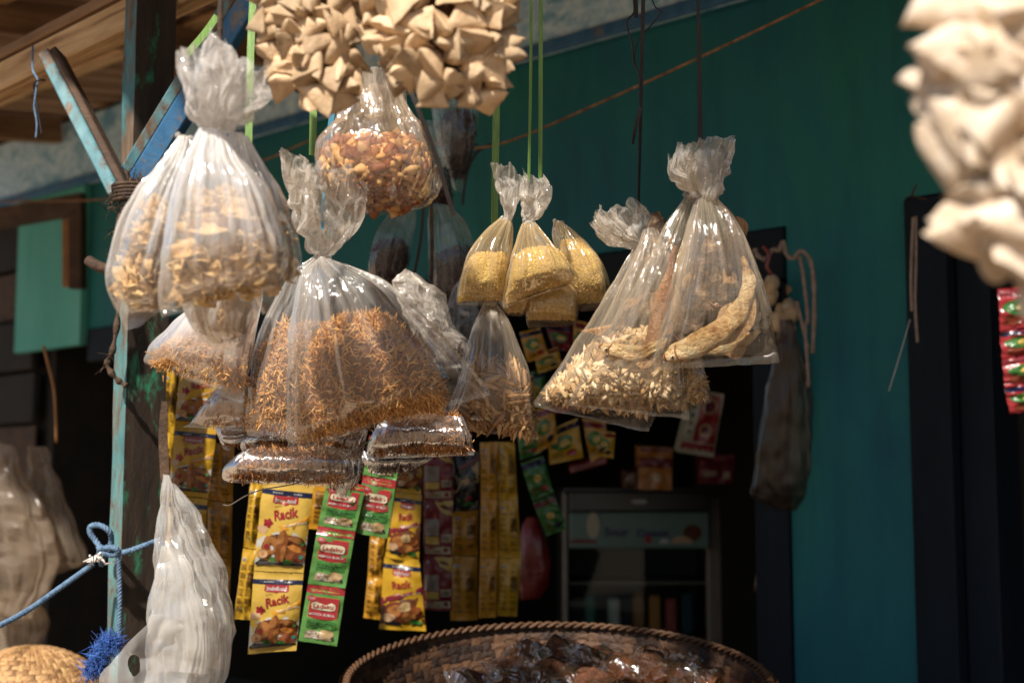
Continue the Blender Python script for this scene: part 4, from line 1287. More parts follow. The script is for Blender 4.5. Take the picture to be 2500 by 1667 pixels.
fish('pale cream dried fish curving along the right edge of its bag, head down left', [(1812, 628), (1826, 668), (1824, 715), (1800, 768), (1755, 812), (1700, 842), (1652, 862), (1622, 874)], [5, 13, 19, 26, 30, 29, 24, 10], 1.845, M['fish_pale'], 0.6, tail=False)
fish('dark grey mottled dried fish standing upright in the middle of the right bag', [(1748, 545), (1738, 610), (1722, 680), (1700, 750), (1672, 815), (1640, 862)], [10, 28, 40, 42, 32, 14], 1.868, M['fish_grey'], 0.45, tail=False)
fish('small brown curled dried fish at the centre right of the right bag', [(1832, 725), (1805, 715), (1775, 712), (1752, 728), (1742, 752)], [6, 17, 23, 23, 11], 1.862, M['fish_grey'], 0.5, True, True, False)
fish('slim brown dried fish pressed against the upper right side of the bag', [(1752, 495), (1778, 530), (1798, 575), (1812, 625), (1822, 680)], [5, 12, 16, 15, 8], 1.89, M['fish_red'], 0.5, True, False, False)
fish('reddish brown dried fish slanting down through the left bag', [(1648, 600), (1638, 660), (1624, 720), (1606, 790), (1588, 850), (1578, 876)], [6, 13, 19, 21, 17, 8], 1.875, M['fish_red'], 0.6, tail=False)
fish('dark grey dried fish with a raised back in the lower left bag', [(1492, 806), (1530, 784), (1572, 764), (1610, 742), (1640, 712)], [6, 22, 30, 25, 9], 1.895, M['fish_grey'], 0.5, False, False)
fish('pale split dried fish lying along the bottom of the left bag', [(1628, 826), (1596, 850), (1556, 862), (1510, 858), (1466, 846)], [7, 16, 20, 18, 8], 1.87, M['fish_pale'], 0.55)
fish('brown salted dried fish showing at the top left shoulder of the left bag', [(1600, 520), (1606, 555), (1598, 600), (1590, 650), (1588, 700)], [12, 25, 24, 18, 8], 1.91, M['fish_grey'], 0.6, False, False, False)

fish('brown dried fish hidden behind the pale curved one in the right bag', [(1790, 560), (1772, 640), (1762, 720), (1768, 790), (1784, 835)], [6, 18, 24, 22, 10], 1.895, M['fish_red'], 0.45, True, False, False)
fish('grey dried fish along the left side of the right bag', [(1698, 600), (1678, 680), (1658, 760), (1642, 835)], [6, 20, 24, 12], 1.905, M['fish_grey'], 0.45, True, False, False)
fish('pale dried fish lying flat at the bottom right of the right bag', [(1856, 806), (1805, 836), (1750, 848), (1695, 848)], [6, 16, 18, 8], 1.885, M['fish_pale'], 0.45, True, False, False)
fish('grey dried fish slanting to the lower left corner of the left bag', [(1662, 640), (1606, 720), (1556, 795), (1512, 836)], [6, 22, 27, 12], 1.918, M['fish_grey'], 0.45, True, False, False)
fish('pale slim dried fish at the right side of the left bag', [(1684, 560), (1664, 640), (1652, 740), (1636, 826)], [5, 14, 18, 10], 1.905, M['fish_pale'], 0.45, True, False, False)

# ------------------------------------------------------------------ cracker bags at the left front
def cracker_mesh(seed):
    r_ = random.Random(seed)
    vs, fs = [], []
    nu, nv = 7, 5
    tw_ = r_.uniform(.6, 1.6)
    for th in (0, 1):
        for i in range(nu):
            for j in range(nv):
                u = (i / (nu - 1) - .5)
                v = (j / (nv - 1) - .5)
                x = u * .05
                y = v * .026 * (1 - 1.6 * u * u)
                z = math.sin(u * 3.2 * tw_ + seed) * .009 + v * v * .05 + .003 * math.sin(9 * u + 7 * v + seed)
                vs.append((x, y, z + (.0012 if th else -.0012)))
    q = nu * nv
    for th in (0, 1):
        for i in range(nu - 1):
            for j in range(nv - 1):
                f = (i * nv + j, (i + 1) * nv + j, (i + 1) * nv + j + 1, i * nv + j + 1)
                fs.append(tuple(x + q for x in f) if th else f[::-1])
    edge = [i * nv for i in range(nu)] + [(nu - 1) * nv + j for j in range(1, nv)] + [i * nv + nv - 1 for i in range(nu - 2, -1, -1)] + [j for j in range(nv - 2, 0, -1)]
    for k in range(len(edge)):
        a_, b2 = edge[k], edge[(k + 1) % len(edge)]
        fs.append((a_, b2, b2 + q, a_ + q))
    me = bpy.data.meshes.new('cracker')
    me.from_pydata(vs, [], fs)
    me.materials.append(M['cracker'])
    me.polygons.foreach_set('use_smooth', np.ones(len(me.polygons), dtype=bool))
    return me


CR = [cracker_mesh(k) for k in range(5)]


def crackers(rows, d, parent, n, seed, size=1.0, within=None, margin=46):
    rows = [(r[0], r[1], r[2], r[3], r[4] * .6) for r in rows]
    P_, N_ = surf_samples(rows, d, n, seed, 0.10, 0.95, True, 0.95)
    r_ = random.Random(seed)
    wr_ = interp_rows(within, 40) if within else None
    for p, nn in zip(P_, N_):
        if wr_ is not None:
            rel = p - CAMP
            dd = rel.dot(FWD)
            px, py = 1250 + F * rel.dot(RGT) / dd, 833.5 - F * rel.dot(UPV) / dd
            row = min(wr_, key=lambda q: abs((q[1] + q[3]) / 2 - py))
            if px < row[0] + margin or px > row[2] - margin or py > max(within[-2][1], within[-2][3]) - margin:
                continue
        o = bpy.data.objects.new('cracker', r_.choice(CR))
        COL.objects.link(o)
        o.parent = parent
        o.location = p - Vector(parent['_loc'])
        q = nn.to_track_quat('Z', 'Y') @ Quaternion((0, 0, 1), r_.uniform(0, 6.28)) @ Quaternion((1, 0, 0), r_.gauss(0, .22))
        o.rotation_euler = q.to_euler()
        s_ = size * r_.uniform(.5, .82)
        o.scale = (s_, s_, s_)


CG = 'cracker bags at the left front'
ra = [(438, 336, 470, 342, .008), (392, 410, 474, 412, .024), (335, 490, 466, 492, .038), (288, 590, 452, 595, .046), (268, 680, 428, 690, .042), (276, 738, 414, 738, .026), (292, 775, 398, 756, .008), (306, 808, 340, 800, .002)]
b1 = bag('cracker_bag', 'leftmost milky clear bag of curly crackers in front of the post', ra, 1.42, M['film_front'], None, None, 0, 71, (452, 342, .011), None, CG, amp0=0.5, amp1=0.06, fs_=.62)
crackers([(400, 500, 445, 500, .018), (330, 560, 445, 560, .034), (292, 640, 436, 640, .036), (288, 700, 412, 700, .026), (304, 728, 396, 728, .010)], 1.42, b1, 200, 1, within=ra, margin=54)
rb = [(494, 314, 548, 318, .009), (466, 385, 592, 388, .030), (438, 480, 652, 480, .048), (416, 590, 692, 590, .056), (402, 680, 692, 655, .048), (397, 738, 690, 680, .022), (398, 762, 682, 694, .004), (402, 775, 670, 706, .002)]
b2_ = bag('cracker_bag', 'middle and widest milky clear bag of curly crackers, nearest the camera', rb, 1.36, M['film_front'], None, None, 0, 72, (520, 318, .012), [[(492, 318, 552, 320, .012), (452, 272, 620, 280, .036), (428, 215, 665, 232, .048), (418, 148, 672, 190, .050)], [(500, 300, 560, 300, .014), (480, 230, 590, 230, .034), (490, 150, 590, 150, .032), (510, 96, 560, 100, .022)]], CG, amp0=0.5, amp1=0.06, tm=M['film_front_top'], fs_=.62)
crackers([(480, 500, 620, 500, .020), (436, 560, 672, 560, .044), (420, 640, 680, 630, .046), (418, 695, 664, 662, .024), (424, 718, 636, 676, .008)], 1.365, b2_, 240, 2, within=rb, margin=56)
rc = [(560, 322, 602, 330, .008), (562, 400, 645, 402, .024), (575, 500, 695, 500, .038), (592, 595, 722, 592, .044), (606, 660, 728, 645, .034), (622, 735, 705, 715, .014), (640, 772, 688, 760, .003)]
b3 = bag('cracker_bag', 'right hand milky clear bag of browner crackers beside the widest one', rc, 1.41, M['film_front'], None, None, 0, 73, (578, 332, .010), None, CG, amp0=0.5, amp1=0.06, fs_=.62)
crackers([(602, 500, 674, 500, .018), (606, 560, 700, 560, .030), (612, 630, 708, 622, .030), (626, 695, 694, 684, .012)], 1.41, b3, 150, 3, within=rc, margin=50)
rd = [(440, 700, 640, 690, .02), (455, 755, 628, 760, .034), (480, 810, 612, 815, .030), (512, 845, 600, 850, .010), (530, 862, 596, 868, .002)]
b4 = bag('cracker_bag', 'lower clear bag of reddish crackers hanging under the widest one', rd, 1.47, M['film_front'], None, None, 0, 74, None, None, CG, amp0=0.15, amp1=0.06)
crackers([(460, 720, 625, 715, .02), (470, 765, 615, 768, .028), (495, 815, 602, 818, .018)], 1.47, b4, 90, 4, 0.9, within=rd, margin=46)

# ------------------------------------------------------------------ strung clusters of folded packets
def packet_mesh(name, seed, m, size=0.036, puffy=0.24):
    """folded four-cornered pouch: a crimped flat edge at each end, the two edges crossed"""
    r_ = random.Random(seed)
    vs, fs = [], []
    ts = [0.0, 0.07, 0.2, 0.4, 0.6, 0.8, 0.93, 1.0]
    ns = 16
    h = size * r_.uniform(.85, 1.15)
    sk = r_.uniform(-.25, .25)
    for i, t in enumerate(ts):
        a_ = size * (.56 * (1 - t) ** .82 + .02)
        b2 = size * (.56 * t ** .82 + .02)
        puff = 1 + puffy * math.sin(math.pi * t)
        z = (t - .5) * h * 1.2
        for k in range(ns):
            th = 2 * math.pi * k / ns
            cs, sn = math.cos(th), math.sin(th)
            x = math.copysign(abs(cs) ** .8, cs) * a_ * puff + sk * size * (t - .5)
            y = math.copysign(abs(sn) ** .8, sn) * b2 * puff
            zz = z + .05 * size * math.sin(3 * th + seed) * math.sin(math.pi * t)
            if i in (0, len(ts) - 1):
                zz += .03 * size * math.sin(5 * th + seed)
            vs.append((x, y, zz))
    nr = len(ts) - 1
    for i in range(nr):
        for k in range(ns):
            fs.append((i * ns + k, i * ns + (k + 1) % ns, (i + 1) * ns + (k + 1) % ns, (i + 1) * ns + k))
    fs.append(tuple(range(ns))[::-1])
    fs.append(tuple(range(nr * ns, (nr + 1) * ns)))
    me = bpy.data.meshes.new(name)
    me.from_pydata(vs, [], fs)
    me.materials.append(m)
    me.polygons.foreach_set('use_smooth', np.ones(len(me.polygons), dtype=bool))
    me.update()
    me.set_sharp_from_angle(angle=math.radians(38))
    return me


PK = [packet_mesh('packet', k, M['leaf_tan']) for k in range(5)]
PKP = [packet_mesh('packet', k + 9, M['leaf_pale'], puffy=0.55) for k in range(5)]


def cluster(name, label, rows, d, meshes, size, step, seed, hd_scale=0.8, core_m=None, cat='snack bundle', layers=1.0):
    """rows: (y, x0, x1) outline; packets set on the bulging front of the bundle"""
    t_ = thing(name, label, cat, P((rows[-1][1] + rows[-1][2]) / 2, rows[-1][0], d), None)
    r_ = random.Random(seed)
    ys = [r[0] for r in rows]
    y = ys[0]
    odd = 0
    while y <= ys[-1]:
        x0 = np.interp(y, ys, [r[1] for r in rows])
        x1 = np.interp(y, ys, [r[2] for r in rows])
        c, hw = (x0 + x1) / 2, (x1 - x0) / 2
        n = max(3, int(math.pi * hw / step))
        for k in range(n):
            a_ = math.pi * (k + .5 + .5 * odd) / n + r_.uniform(-.5, .5) * math.pi / n * .9
            if a_ > math.pi * 1.02:
                continue
            q_ = r_.uniform(.80, 1.0)
            px = c - math.cos(a_) * hw * q_
            dd = d - math.sin(a_) * hw * d / F * hd_scale * q_
            py = y + r_.uniform(-.35, .35) * step
            o = bpy.data.objects.new('packet', r_.choice(meshes))
            COL.objects.link(o)
            o.parent = t_
            o.location = P(px, py, dd) - Vector(t_['_loc'])
            o.rotation_euler = (r_.uniform(0, 6.28), r_.uniform(0, 6.28), r_.uniform(0, 6.28))
            s_ = size * r_.uniform(.8, 1.05)
            o.scale = (s_ * r_.uniform(.9, 1.1), s_, s_)
        y += step * .82
        odd = 1 - odd
    rr = [(r[1] + 18 * (r[2] - r[1]) / 200, r[0], r[2] - 18 * (r[2] - r[1]) / 200, r[0], (r[2] - r[1]) / 2 * d / F * hd_scale * .72) for r in rows]
    vs, fs = ring_points(rr, d, 20, 28, 0, 0, .006, 40, .9, seed, 1, .86, True)
    obj('dark_inside', vs, fs, core_m or M['gap_shade'], t_, True)  # core coloured dark so the gaps between packets look shaded
    return t_


cluster('packet_bundle', 'left one of the two tan bundles of folded packets at the top centre', [(-90, 590, 880), (0, 612, 885), (60, 630, 880), (120, 642, 875), (180, 668, 868), (215, 700, 860), (240, 745, 840)], 1.36, PK, 0.74, 50, 3, 0.45)
cluster('packet_bundle', 'right one of the two tan bundles of folded packets at the top centre', [(-90, 850, 1270), (-20, 870, 1262), (60, 885, 1258), (120, 905, 1256), (170, 940, 1245), (212, 985, 1225), (238, 1030, 1185)], 1.32, PK, 0.80, 56, 4, 0.45)
cluster('packet_bundle', 'pale blurred bundle of packets at the right edge closest to the camera', [(-160, 2300, 2950), (0, 2278, 2950), (110, 2260, 2950), (240, 2275, 2950), (330, 2315, 2950), (430, 2310, 2950), (520, 2345, 2930), (600, 2400, 2900), (660, 2470, 2880), (700, 2540, 2850)], 0.78, PKP, 1.0, 104, 5, 0.6)

# ------------------------------------------------------------------ printed sachets
_txt = {}


def text2d(s, bold=0.0):
    key = (s, bold)
    if key in _txt:
        return _txt[key]
    cu = bpy.data.curves.new('txt', 'FONT')
    cu.body = s
    cu.resolution_u = 2
    cu.offset = bold
    o = bpy.data.objects.new('txt', cu)
    COL.objects.link(o)
    dg = bpy.context.evaluated_depsgraph_get()
    ev = o.evaluated_get(dg)
    me = ev.to_mesh()
    v = np.array([(p.co.x, p.co.y) for p in me.vertices])
    f = [tuple(p.vertices) for p in me.polygons]
    ev.to_mesh_clear()
    bpy.data.objects.remove(o)
    bpy.data.curves.remove(cu)
    lo, hi = v.min(0), v.max(0)
    v = v - (lo + hi) / 2
    wd = hi[0] - lo[0]
    _txt[key] = (v / wd, f, (hi[1] - lo[1]) / wd)
    return _txt[key]


class Sachet:
    def __init__(self, corners, d, parent, base, bulge=0.006, seed=0, dtilt=0.0, name='sachet', back=None):
        self.TL, self.TR, self.BR, self.BL = [P(c[0], c[1], d + (c[2] if len(c) > 2 else 0)) for c in corners]
        self.w = (self.TR - self.TL).length
        self.h = (self.BL - self.TL).length
        self.n = (self.TR - self.TL).cross(self.TL - self.BL).normalized()
        if self.n.dot(FWD) > 0:
            self.n = -self.n
        self.bulge = bulge
        self.seed = seed
        self.parent = parent
        nu, nv = 12, 18
        vs, fs, mi = [], [], []
        for sd in (1, -1):
            for j in range(nv + 1):
                for i in range(nu + 1):
                    vs.append(self.at(i / nu, j / nv, 0.0, sd))
        q = (nu + 1) * (nv + 1)
        for j in range(nv):
            for i in range(nu):
                a_ = j * (nu + 1) + i
                fs.append((a_, a_ + 1, a_ + nu + 2, a_ + nu + 1))
                fs.append((q + a_ + nu + 1, q + a_ + nu + 2, q + a_ + 1, q + a_))
        self.body = obj(name, vs, fs, INK[base], parent, True)
        self.mb = MB()

    def at(self, u, v, lift=0.0, side=1):
        p = (self.TL * (1 - u) + self.TR * u) * (1 - v) + (self.BL * (1 - u) + self.BR * u) * v
        m_ = 0.07
        vv = min(max((v - m_) / (1 - 2 * m_), 0), 1)
        b = self.bulge * (max(math.sin(math.pi * u), 0) ** .6) * (max(math.sin(math.pi * vv), 0) ** .55)
        q = Vector((u * 3.0 + self.seed * 5, v * 4.5, self.seed * 2.2))
        wr = mnoise.noise(q) * .0045 + mnoise.noise(q * 2.7) * .0020 + (.5 - abs(mnoise.noise(q * 1.7 + Vector((3, 1, 2))))) * .0022
        crimp = 0.0006 * math.sin(v * 900) * (1 if (v < m_ or v > 1 - m_) else 0)
        return p + self.n * (b * side + wr + crimp + lift + (0.0004 if side > 0 else -0.0004))

    def poly(self, pts, ink_, layer=1, rings=4):
        c = np.mean(np.array(pts), axis=0)
        N_ = len(pts)
        lift = .0006 * layer
        vs, fs = [], []
        for r in range(rings):
            s_ = 1 - r / rings
            for p in pts:
                vs.append(self.at(c[0] + (p[0] - c[0]) * s_, c[1] + (p[1] - c[1]) * s_, lift))
        vs.append(self.at(c[0], c[1], lift))
        for r in range(rings - 1):
            for k in range(N_):
                fs.append((r * N_ + k, r * N_ + (k + 1) % N_, (r + 1) * N_ + (k + 1) % N_, (r + 1) * N_ + k))
        for k in range(N_):
            fs.append(((rings - 1) * N_ + k, (rings - 1) * N_ + (k + 1) % N_, rings * N_))
        self.mb.add(vs, fs, INK_I[ink_])

    def quad(self, u0, v0, u1, v1, ink_, layer=1):
        nx, ny = max(2, int(abs(u1 - u0) * 12)), max(2, int(abs(v1 - v0) * 18))
        vs = [self.at(u0 + (u1 - u0) * i / nx, v0 + (v1 - v0) * j / ny, .0006 * layer) for j in range(ny + 1) for i in range(nx + 1)]
        fs = [(j * (nx + 1) + i, j * (nx + 1) + i + 1, (j + 1) * (nx + 1) + i + 1, (j + 1) * (nx + 1) + i) for j in range(ny) for i in range(nx)]
        self.mb.add(vs, fs, INK_I[ink_])

    def ell(self, cu, cv, ru, rv, ink_, layer=1, rot=0.0, n=20, sup=1.0, wob=0.0):
        asp = self.h / self.w
        pts = []
        for k in range(n):
            a_ = 2 * math.pi * k / n
            cs, sn = math.cos(a_), math.sin(a_)
            w_ = 1 + wob * math.sin(3 * a_ + cu * 40) + wob * .6 * math.sin(5 * a_ + cv * 60)
            x = math.copysign(abs(cs) ** sup, cs) * ru * w_
            y = math.copysign(abs(sn) ** sup, sn) * rv * asp * w_
            xr = x * math.cos(rot) - y * math.sin(rot)
            yr = x * math.sin(rot) + y * math.cos(rot)
            pts.append((cu + xr, cv + yr / asp))
        self.poly(pts, ink_, layer)

    def text(self, s, cu, cv, width, ink_, layer=2, rot=0.0, tall=None, bold=0.01, shear=0.0):
        v, f, hh = text2d(s, bold)
        asp = self.h / self.w
        sy = width if tall is None else (tall * asp) / hh
        vs = []
        for x, y in v:
            X, Y = x * width + shear * y * sy, -y * sy
            xr = X * math.cos(rot) - Y * math.sin(rot)
            yr = X * math.sin(rot) + Y * math.cos(rot)
            vs.append(self.at(cu + xr, cv + yr / asp, .0006 * layer))
        self.mb.add(vs, f, INK_I[ink_])

    def done(self):
        used = sorted(set(self.mb.m))
        mp_ = {k: i for i, k in enumerate(used)}
        self.mb.m = [mp_[k] for k in self.mb.m]
        self.mb.build('print', [INK_LIST[k] for k in used], self.body, True)


def design_front(s, picture='fried'):
    s.quad(0.0, .085, 1.0, .142, 'navy', 1)
    s.text('PEDAS MANIS', .33, .113, .2, 'white', 2, tall=.016)
    s.text('GURIH', .72, .113, .16, 'white', 2, tall=.016)
    s.poly([(.26, .145), (.74, .145), (.75, .215), (.70, .232), (.56, .236), (.50, .250), (.44, .236), (.30, .232), (.25, .215)], 'crimson', 1)
    s.text('Indofood', .50, .190, .40, 'white', 2, tall=.052, bold=.02)
    if picture == 'fried':
        s.text('Racik', .54, .335, .48, 'red', 2, rot=-.26, tall=.115, bold=.03, shear=.1)
        s.text('bumbu', .36, .262, .13, 'textbrown', 2, rot=-.2, tall=.016)
        s.poly([(.42, .475), (.70, .44), (1.0, .33), (1.0, .41), (.72, .50), (.50, .525)], 'amber', 1)
        s.text('Ayam Goreng', .76, .445, .42, 'white', 2, rot=-.27, tall=.035, bold=.012)
        for k in range(5):
            a_ = k * 1.257
            s.ell(.20 + .05 * math.cos(a_), .455 + .022 * math.sin(a_), .055, .022, 'red', 2, a_)
        s.ell(.10, .53, .11, .05, 'peach', 1, wob=.08)
        s.poly([(0.0, .66), (.14, .60), (.40, .545), (.75, .54), (1.0, .585), (1.0, .66), (1.0, .90), (.5, .93), (0, .92)], 'white', 1)
        s.ell(.55, .73, .44, .17, 'brown', 2, wob=.03)
        s.ell(.30, .70, .17, .105, 'chicken2', 3, -.5, wob=.08)
        s.ell(.80, .65, .20, .07, 'chicken3', 3, .35, wob=.06)
        s.ell(.78, .62, .17, .035, 'chicken2', 4, .35, wob=.1)
        s.ell(.52, .70, .105, .185, 'chicken', 4, .16, wob=.07)
        s.ell(.49, .61, .075, .075, 'chicken2', 5, .2, wob=.1)
        s.ell(.56, .78, .05, .10, 'chicken2', 5, .1, wob=.12)
        s.ell(.80, .79, .20, .10, 'chicken', 4, .3, wob=.06)
        s.ell(.78, .72, .14, .035, 'orange', 5, .35, wob=.1)
        s.ell(.84, .83, .10, .05, 'chicken3', 5, .2, wob=.1)
        s.ell(.92, .66, .05, .025, 'green', 4)
        s.ell(.66, .88, .10, .03, 'dgreen', 4, wob=.15)
        s.ell(.38, .86, .08, .03, 'dgreen', 4, wob=.15)
        s.ell(.16, .80, .115, .058, 'orange', 5)
        s.ell(.16, .80, .095, .046, 'peach', 6)
        s.ell(.16, .80, .035, .018, 'orange', 7)
        s.ell(.22, .715, .06, .03, 'crimson', 5)
        s.ell(.92, .815, .045, .022, 'teal', 6)
        s.poly([(.02, .905), (.10, .87), (.45, .885), (.98, .90), (.98, .925), (.02, .93)], 'black', 3)
        for k in range(3):
            s.quad(.06, .885 + k * .013, .50 - .04 * k, .889 + k * .013, 'grey', 5)
    else:
        s.text('Racik', .50, .345, .50, 'red', 2, rot=-.22, tall=.11, bold=.03, shear=.1)
        s.poly([(0, .56), (.35, .49), (1.0, .36), (1.0, .45), (.5, .56), (0, .66)], 'maroon', 1)
        s.text('Tempe Goreng', .72, .475, .48, 'cream', 2, rot=-.26, tall=.03)
        s.poly([(0, .66), (.5, .56), (1, .45), (1, .94), (0, .94)], 'brown', 1)
        s.ell(.5, .74, .46, .15, 'chicken3', 2, wob=.05)
        s.ell(.34, .72, .20, .075, 'chicken2', 3, -.9, wob=.08)
        s.ell(.56, .66, .17, .06, 'tan', 3, -.7, wob=.08)
        s.ell(.64, .80, .17, .06, 'chicken2', 4, -.4, wob=.1)
        s.ell(.20, .82, .15, .06, 'peach', 4, -.3, wob=.08)
        s.ell(.82, .70, .13, .05, 'chicken', 4, -.6, wob=.1)
        s.ell(.30, .90, .2, .03, 'black', 4, wob=.1)
        s.ell(.80, .88, .14, .03, 'dgreen', 4, wob=.1)
    s.done()


def design_back(s, seed=0, chev=True):
    r_ = random.Random(seed)
    s.quad(.10, .12, .32, .17, 'white', 1)
    for k in range(5):
        s.quad(.12 + k * .038, .125, .135 + k * .038, .165, 'navy', 2)
    v = .21
    while v < .88:
        n = r_.randint(3, 6)
        for k in range(n):
            if v > .88:
                break
            s.quad(.08, v, .08 + r_.uniform(.22, .38), v + .010, 'textbrown', 1)
            s.quad(.56, v, .56 + r_.uniform(.2, .36), v + .010, 'textbrown', 1)
            v += .021
        v += .03
    if chev:
        for k in range(5):
            c = .34 + k * .045
            s.poly([(.58, c), (.75, c - .045), (.92, c + .01), (.92, c + .028), (.75, c - .02), (.58, c + .022)], 'textbrown', 2)
    s.ell(.36, .84, .04, .02, 'teal', 2)
    s.done()


def design_green(s, header=True):
    if header:
        s.quad(0, 0, 1, .135, 'crimson', 1)
        s.text('TIDAK DIJUAL', .52, .048, .56, 'gold', 2, tall=.024)
        s.text('SECARA TERPISAH', .52, .093, .70, 'gold', 2, tall=.024)
        o = .145
    else:
        o = .03
    k = (1 - o)
    V = lambda x: o + x * k
    s.poly([(.12, V(.05)), (.90, V(.05)), (.90, V(.47)), (.75, V(.505)), (.5, V(.52)), (.27, V(.505)), (.12, V(.47))], 'gold', 1)
    s.poly([(.13, V(.055)), (.89, V(.055)), (.89, V(.455)), (.75, V(.49)), (.5, V(.505)), (.27, V(.49)), (.13, V(.455))], 'crimson', 2)
    s.ell(.17, V(.085), .13, .045, 'pink', 3)
    s.text('ASLI', .17, V(.085), .13, 'white', 4, tall=.03 * k)
    s.ell(.50, V(.24), .345, .095 * k, 'maroon', 3, 0, 24, .55)
    s.ell(.50, V(.235), .325, .083 * k, 'cream', 4, 0, 24, .55)
    s.text('Ladaku', .50, V(.235), .52, 'crimson', 5, tall=.085 * k, bold=.015)
    s.text('MERICA BUBUK', .50, V(.405), .68, 'white', 4, tall=.045 * k, bold=.012)
    s.quad(.14, V(.53), .90, V(.70), 'dgreen', 1)
    s.text('100% Merica Murni', .50, V(.59), .66, 'ink', 2, tall=.04 * k)
    s.quad(.20, V(.635), .66, V(.648), 'ink', 2)
    s.ell(.34, V(.82), .22, .075 * k, 'seed', 2, wob=.08)
    s.ell(.68, V(.80), .19, .095 * k, 'tan', 2, wob=.05)
    s.quad(.14, V(.84), .86, V(.905), 'seed', 2)
    r_ = random.Random(3)
    for j in range(22):
        s.ell(r_.uniform(.15, .52), V(r_.uniform(.76, .90)), .03, .013, r_.choice(['seed2', 'cream', 'seed2', 'white']), 3, n=8)
    for j in range(8):
        s.ell(r_.uniform(.55, .82), V(r_.uniform(.865, .905)), .022, .010, 'seed2', 3, n=8)
    s.ell(.85, V(.86), .04, .028, 'ink', 4)
    s.done()


def design_maroon(s):
    s.poly([(.38, 0.0), (1.0, 0.0), (1.0, .27), (.80, .25), (.58, .17), (.44, .07)], 'gold', 1)
    s.ell(.72, .11, .16, .035, 'chicken3', 2, .3)
    s.ell(.80, .13, .10, .025, 'brown', 3, .3)
    s.quad(.06, .33, .54, .62, 'grey', 1)
    for k in range(9):
        s.quad(.09, .35 + k * .029, .50 - .05 * (k % 3), .360 + k * .029, 'textbrown', 2)
    s.quad(.08, .64, .54, .78, 'gold', 1)
    s.quad(.62, .60, .96, .73, 'cream', 1)
    for k in range(8):
        s.quad(.65 + k * .036, .615, .665 + k * .036, .715, 'black', 2)
    s.quad(.06, .82, .94, .95, 'cream', 1)
    s.text('BUMBU', .24, .85, .3, 'crimson', 2, tall=.05)
    s.ell(.78, .885, .08, .05, 'maroon', 2)
    s.quad(.08, .90, .6, .92, 'textbrown', 2)
    s.quad(.10, .07, .20, .12, 'grey', 1)
    s.done()


def design_blue(s):
    s.poly([(.0, .36), (1.0, .16), (1.0, .56), (.0, .76)], 'tan', 1)
    s.text('Bumbu', .52, .38, .72, 'blueg', 2, rot=-.25, tall=.15, bold=.03)
    s.text('Tumis', .46, .54, .66, 'blueg', 2, rot=-.25, tall=.15, bold=.03)
    s.poly([(.3, .24), (1.0, .08), (1.0, .13), (.3, .30)], 'maroon', 2)
    s.ell(.30, .83, .22, .09, 'ink', 2, wob=.1)
    s.ell(.62, .80, .14, .05, 'maroon', 2, -.5, wob=.1)
    s.ell(.62, .90, .2, .04, 'dgreen', 2, wob=.1)
    s.done()


def design_small(s, seed=0):
    r_ = random.Random(seed)
    s.quad(.0, .06, 1, .2, 'maroon' if seed % 2 else 'navy', 1)
    s.ell(.42, .48, .34, .20, 'dgreen', 1, wob=.06)
    s.ell(.50, .50, .18, .10, 'gold', 2, wob=.08)
    s.ell(.68, .80, .16, .08, 'navy' if seed % 2 else 'crimson', 2)
    for k in range(4):
        s.quad(.1, .70 + k * .05, .44, .72 + k * .05, 'textbrown', 2)
    s.done()


SG = 'sachet strips hung over the opening'


def strip(label, quads, d, base, design, bulge=0.006, seed=0, **kw):
    q = quads[-1]
    t_ = thing('sachet_strip', label, 'sachets', P((q[2][0] + q[3][0]) / 2, (q[2][1] + q[3][1]) / 2, d), SG)
    for k, c in enumerate(quads):
        s = Sachet(c, d, t_, base, bulge, seed + k)
        if kw:
            design(s, **kw)
        elif design in (design_back, design_small):
            design(s, seed + k)
        else:
            design(s)
    return t_


# leftmost group behind the post
strip('yellow seasoning sachets with a fried chicken picture right beside the post', [
    [(440, 880), (548, 890), (540, 1050), (428, 1036)], [(428, 1036), (530, 1046), (508, 1216), (412, 1206)], [(412, 1208), (508, 1218), (496, 1396), (400, 1386)]], 2.34, 'yellow', design_front, .009, 1)
strip('edge on yellow sachets between the post and the fried chicken sachets', [
    [(404, 900), (434, 905), (426, 1060), (398, 1050)], [(398, 1050), (424, 1060), (414, 1240), (394, 1230)]], 2.36, 'yellow', design_back, .004, 5)
strip('yellow sachet backs with brown text right behind the white carrier bag', [
    [(514, 1080), (572, 1086), (568, 1226), (508, 1220)], [(508, 1222), (568, 1228), (564, 1400), (506, 1394)], [(506, 1396), (563, 1402), (560, 1562), (508, 1556)]], 2.40, 'amber', design_back, .010, 9)
# main yellow
strip('bright yellow seasoning sachets with fried chicken pictures, hanging lowest at centre left', [
    [(642, 1172), (766, 1186), (741, 1398), (620, 1392)], [(620, 1394), (741, 1400), (724, 1586), (606, 1596)]], 2.26, 'yellow2', design_front, .010, 21)
strip('narrow turned yellow sachets just left of the brightest chicken sachets', [
    [(612, 1176), (642, 1180), (630, 1340), (594, 1336)], [(594, 1338), (628, 1342), (612, 1512), (570, 1510)]], 2.29, 'yellow', design_back, .010, 25)
strip('darker yellow sachet behind the right of the brightest chicken sachets', [
    [(740, 1170), (800, 1176), (792, 1292), (730, 1288)]], 2.44, 'amber', design_back, .004, 27)
# green
strip('green and red pepper sachets in a long tilted strip of three', [
    [(800, 1168), (894, 1184), (868, 1296), (776, 1282)], [(776, 1283), (868, 1297), (844, 1434), (752, 1424)], [(752, 1425), (844, 1435), (823, 1576), (729, 1562)]], 2.22, 'green', design_green, .003, 31)
strip('shorter strip of green and red pepper sachets right of the long one', [
    [(902, 1062), (986, 1076), (968, 1172), (886, 1158)], [(886, 1159), (968, 1173), (946, 1314), (868, 1300)]], 2.235, 'green', design_green, .003, 35)
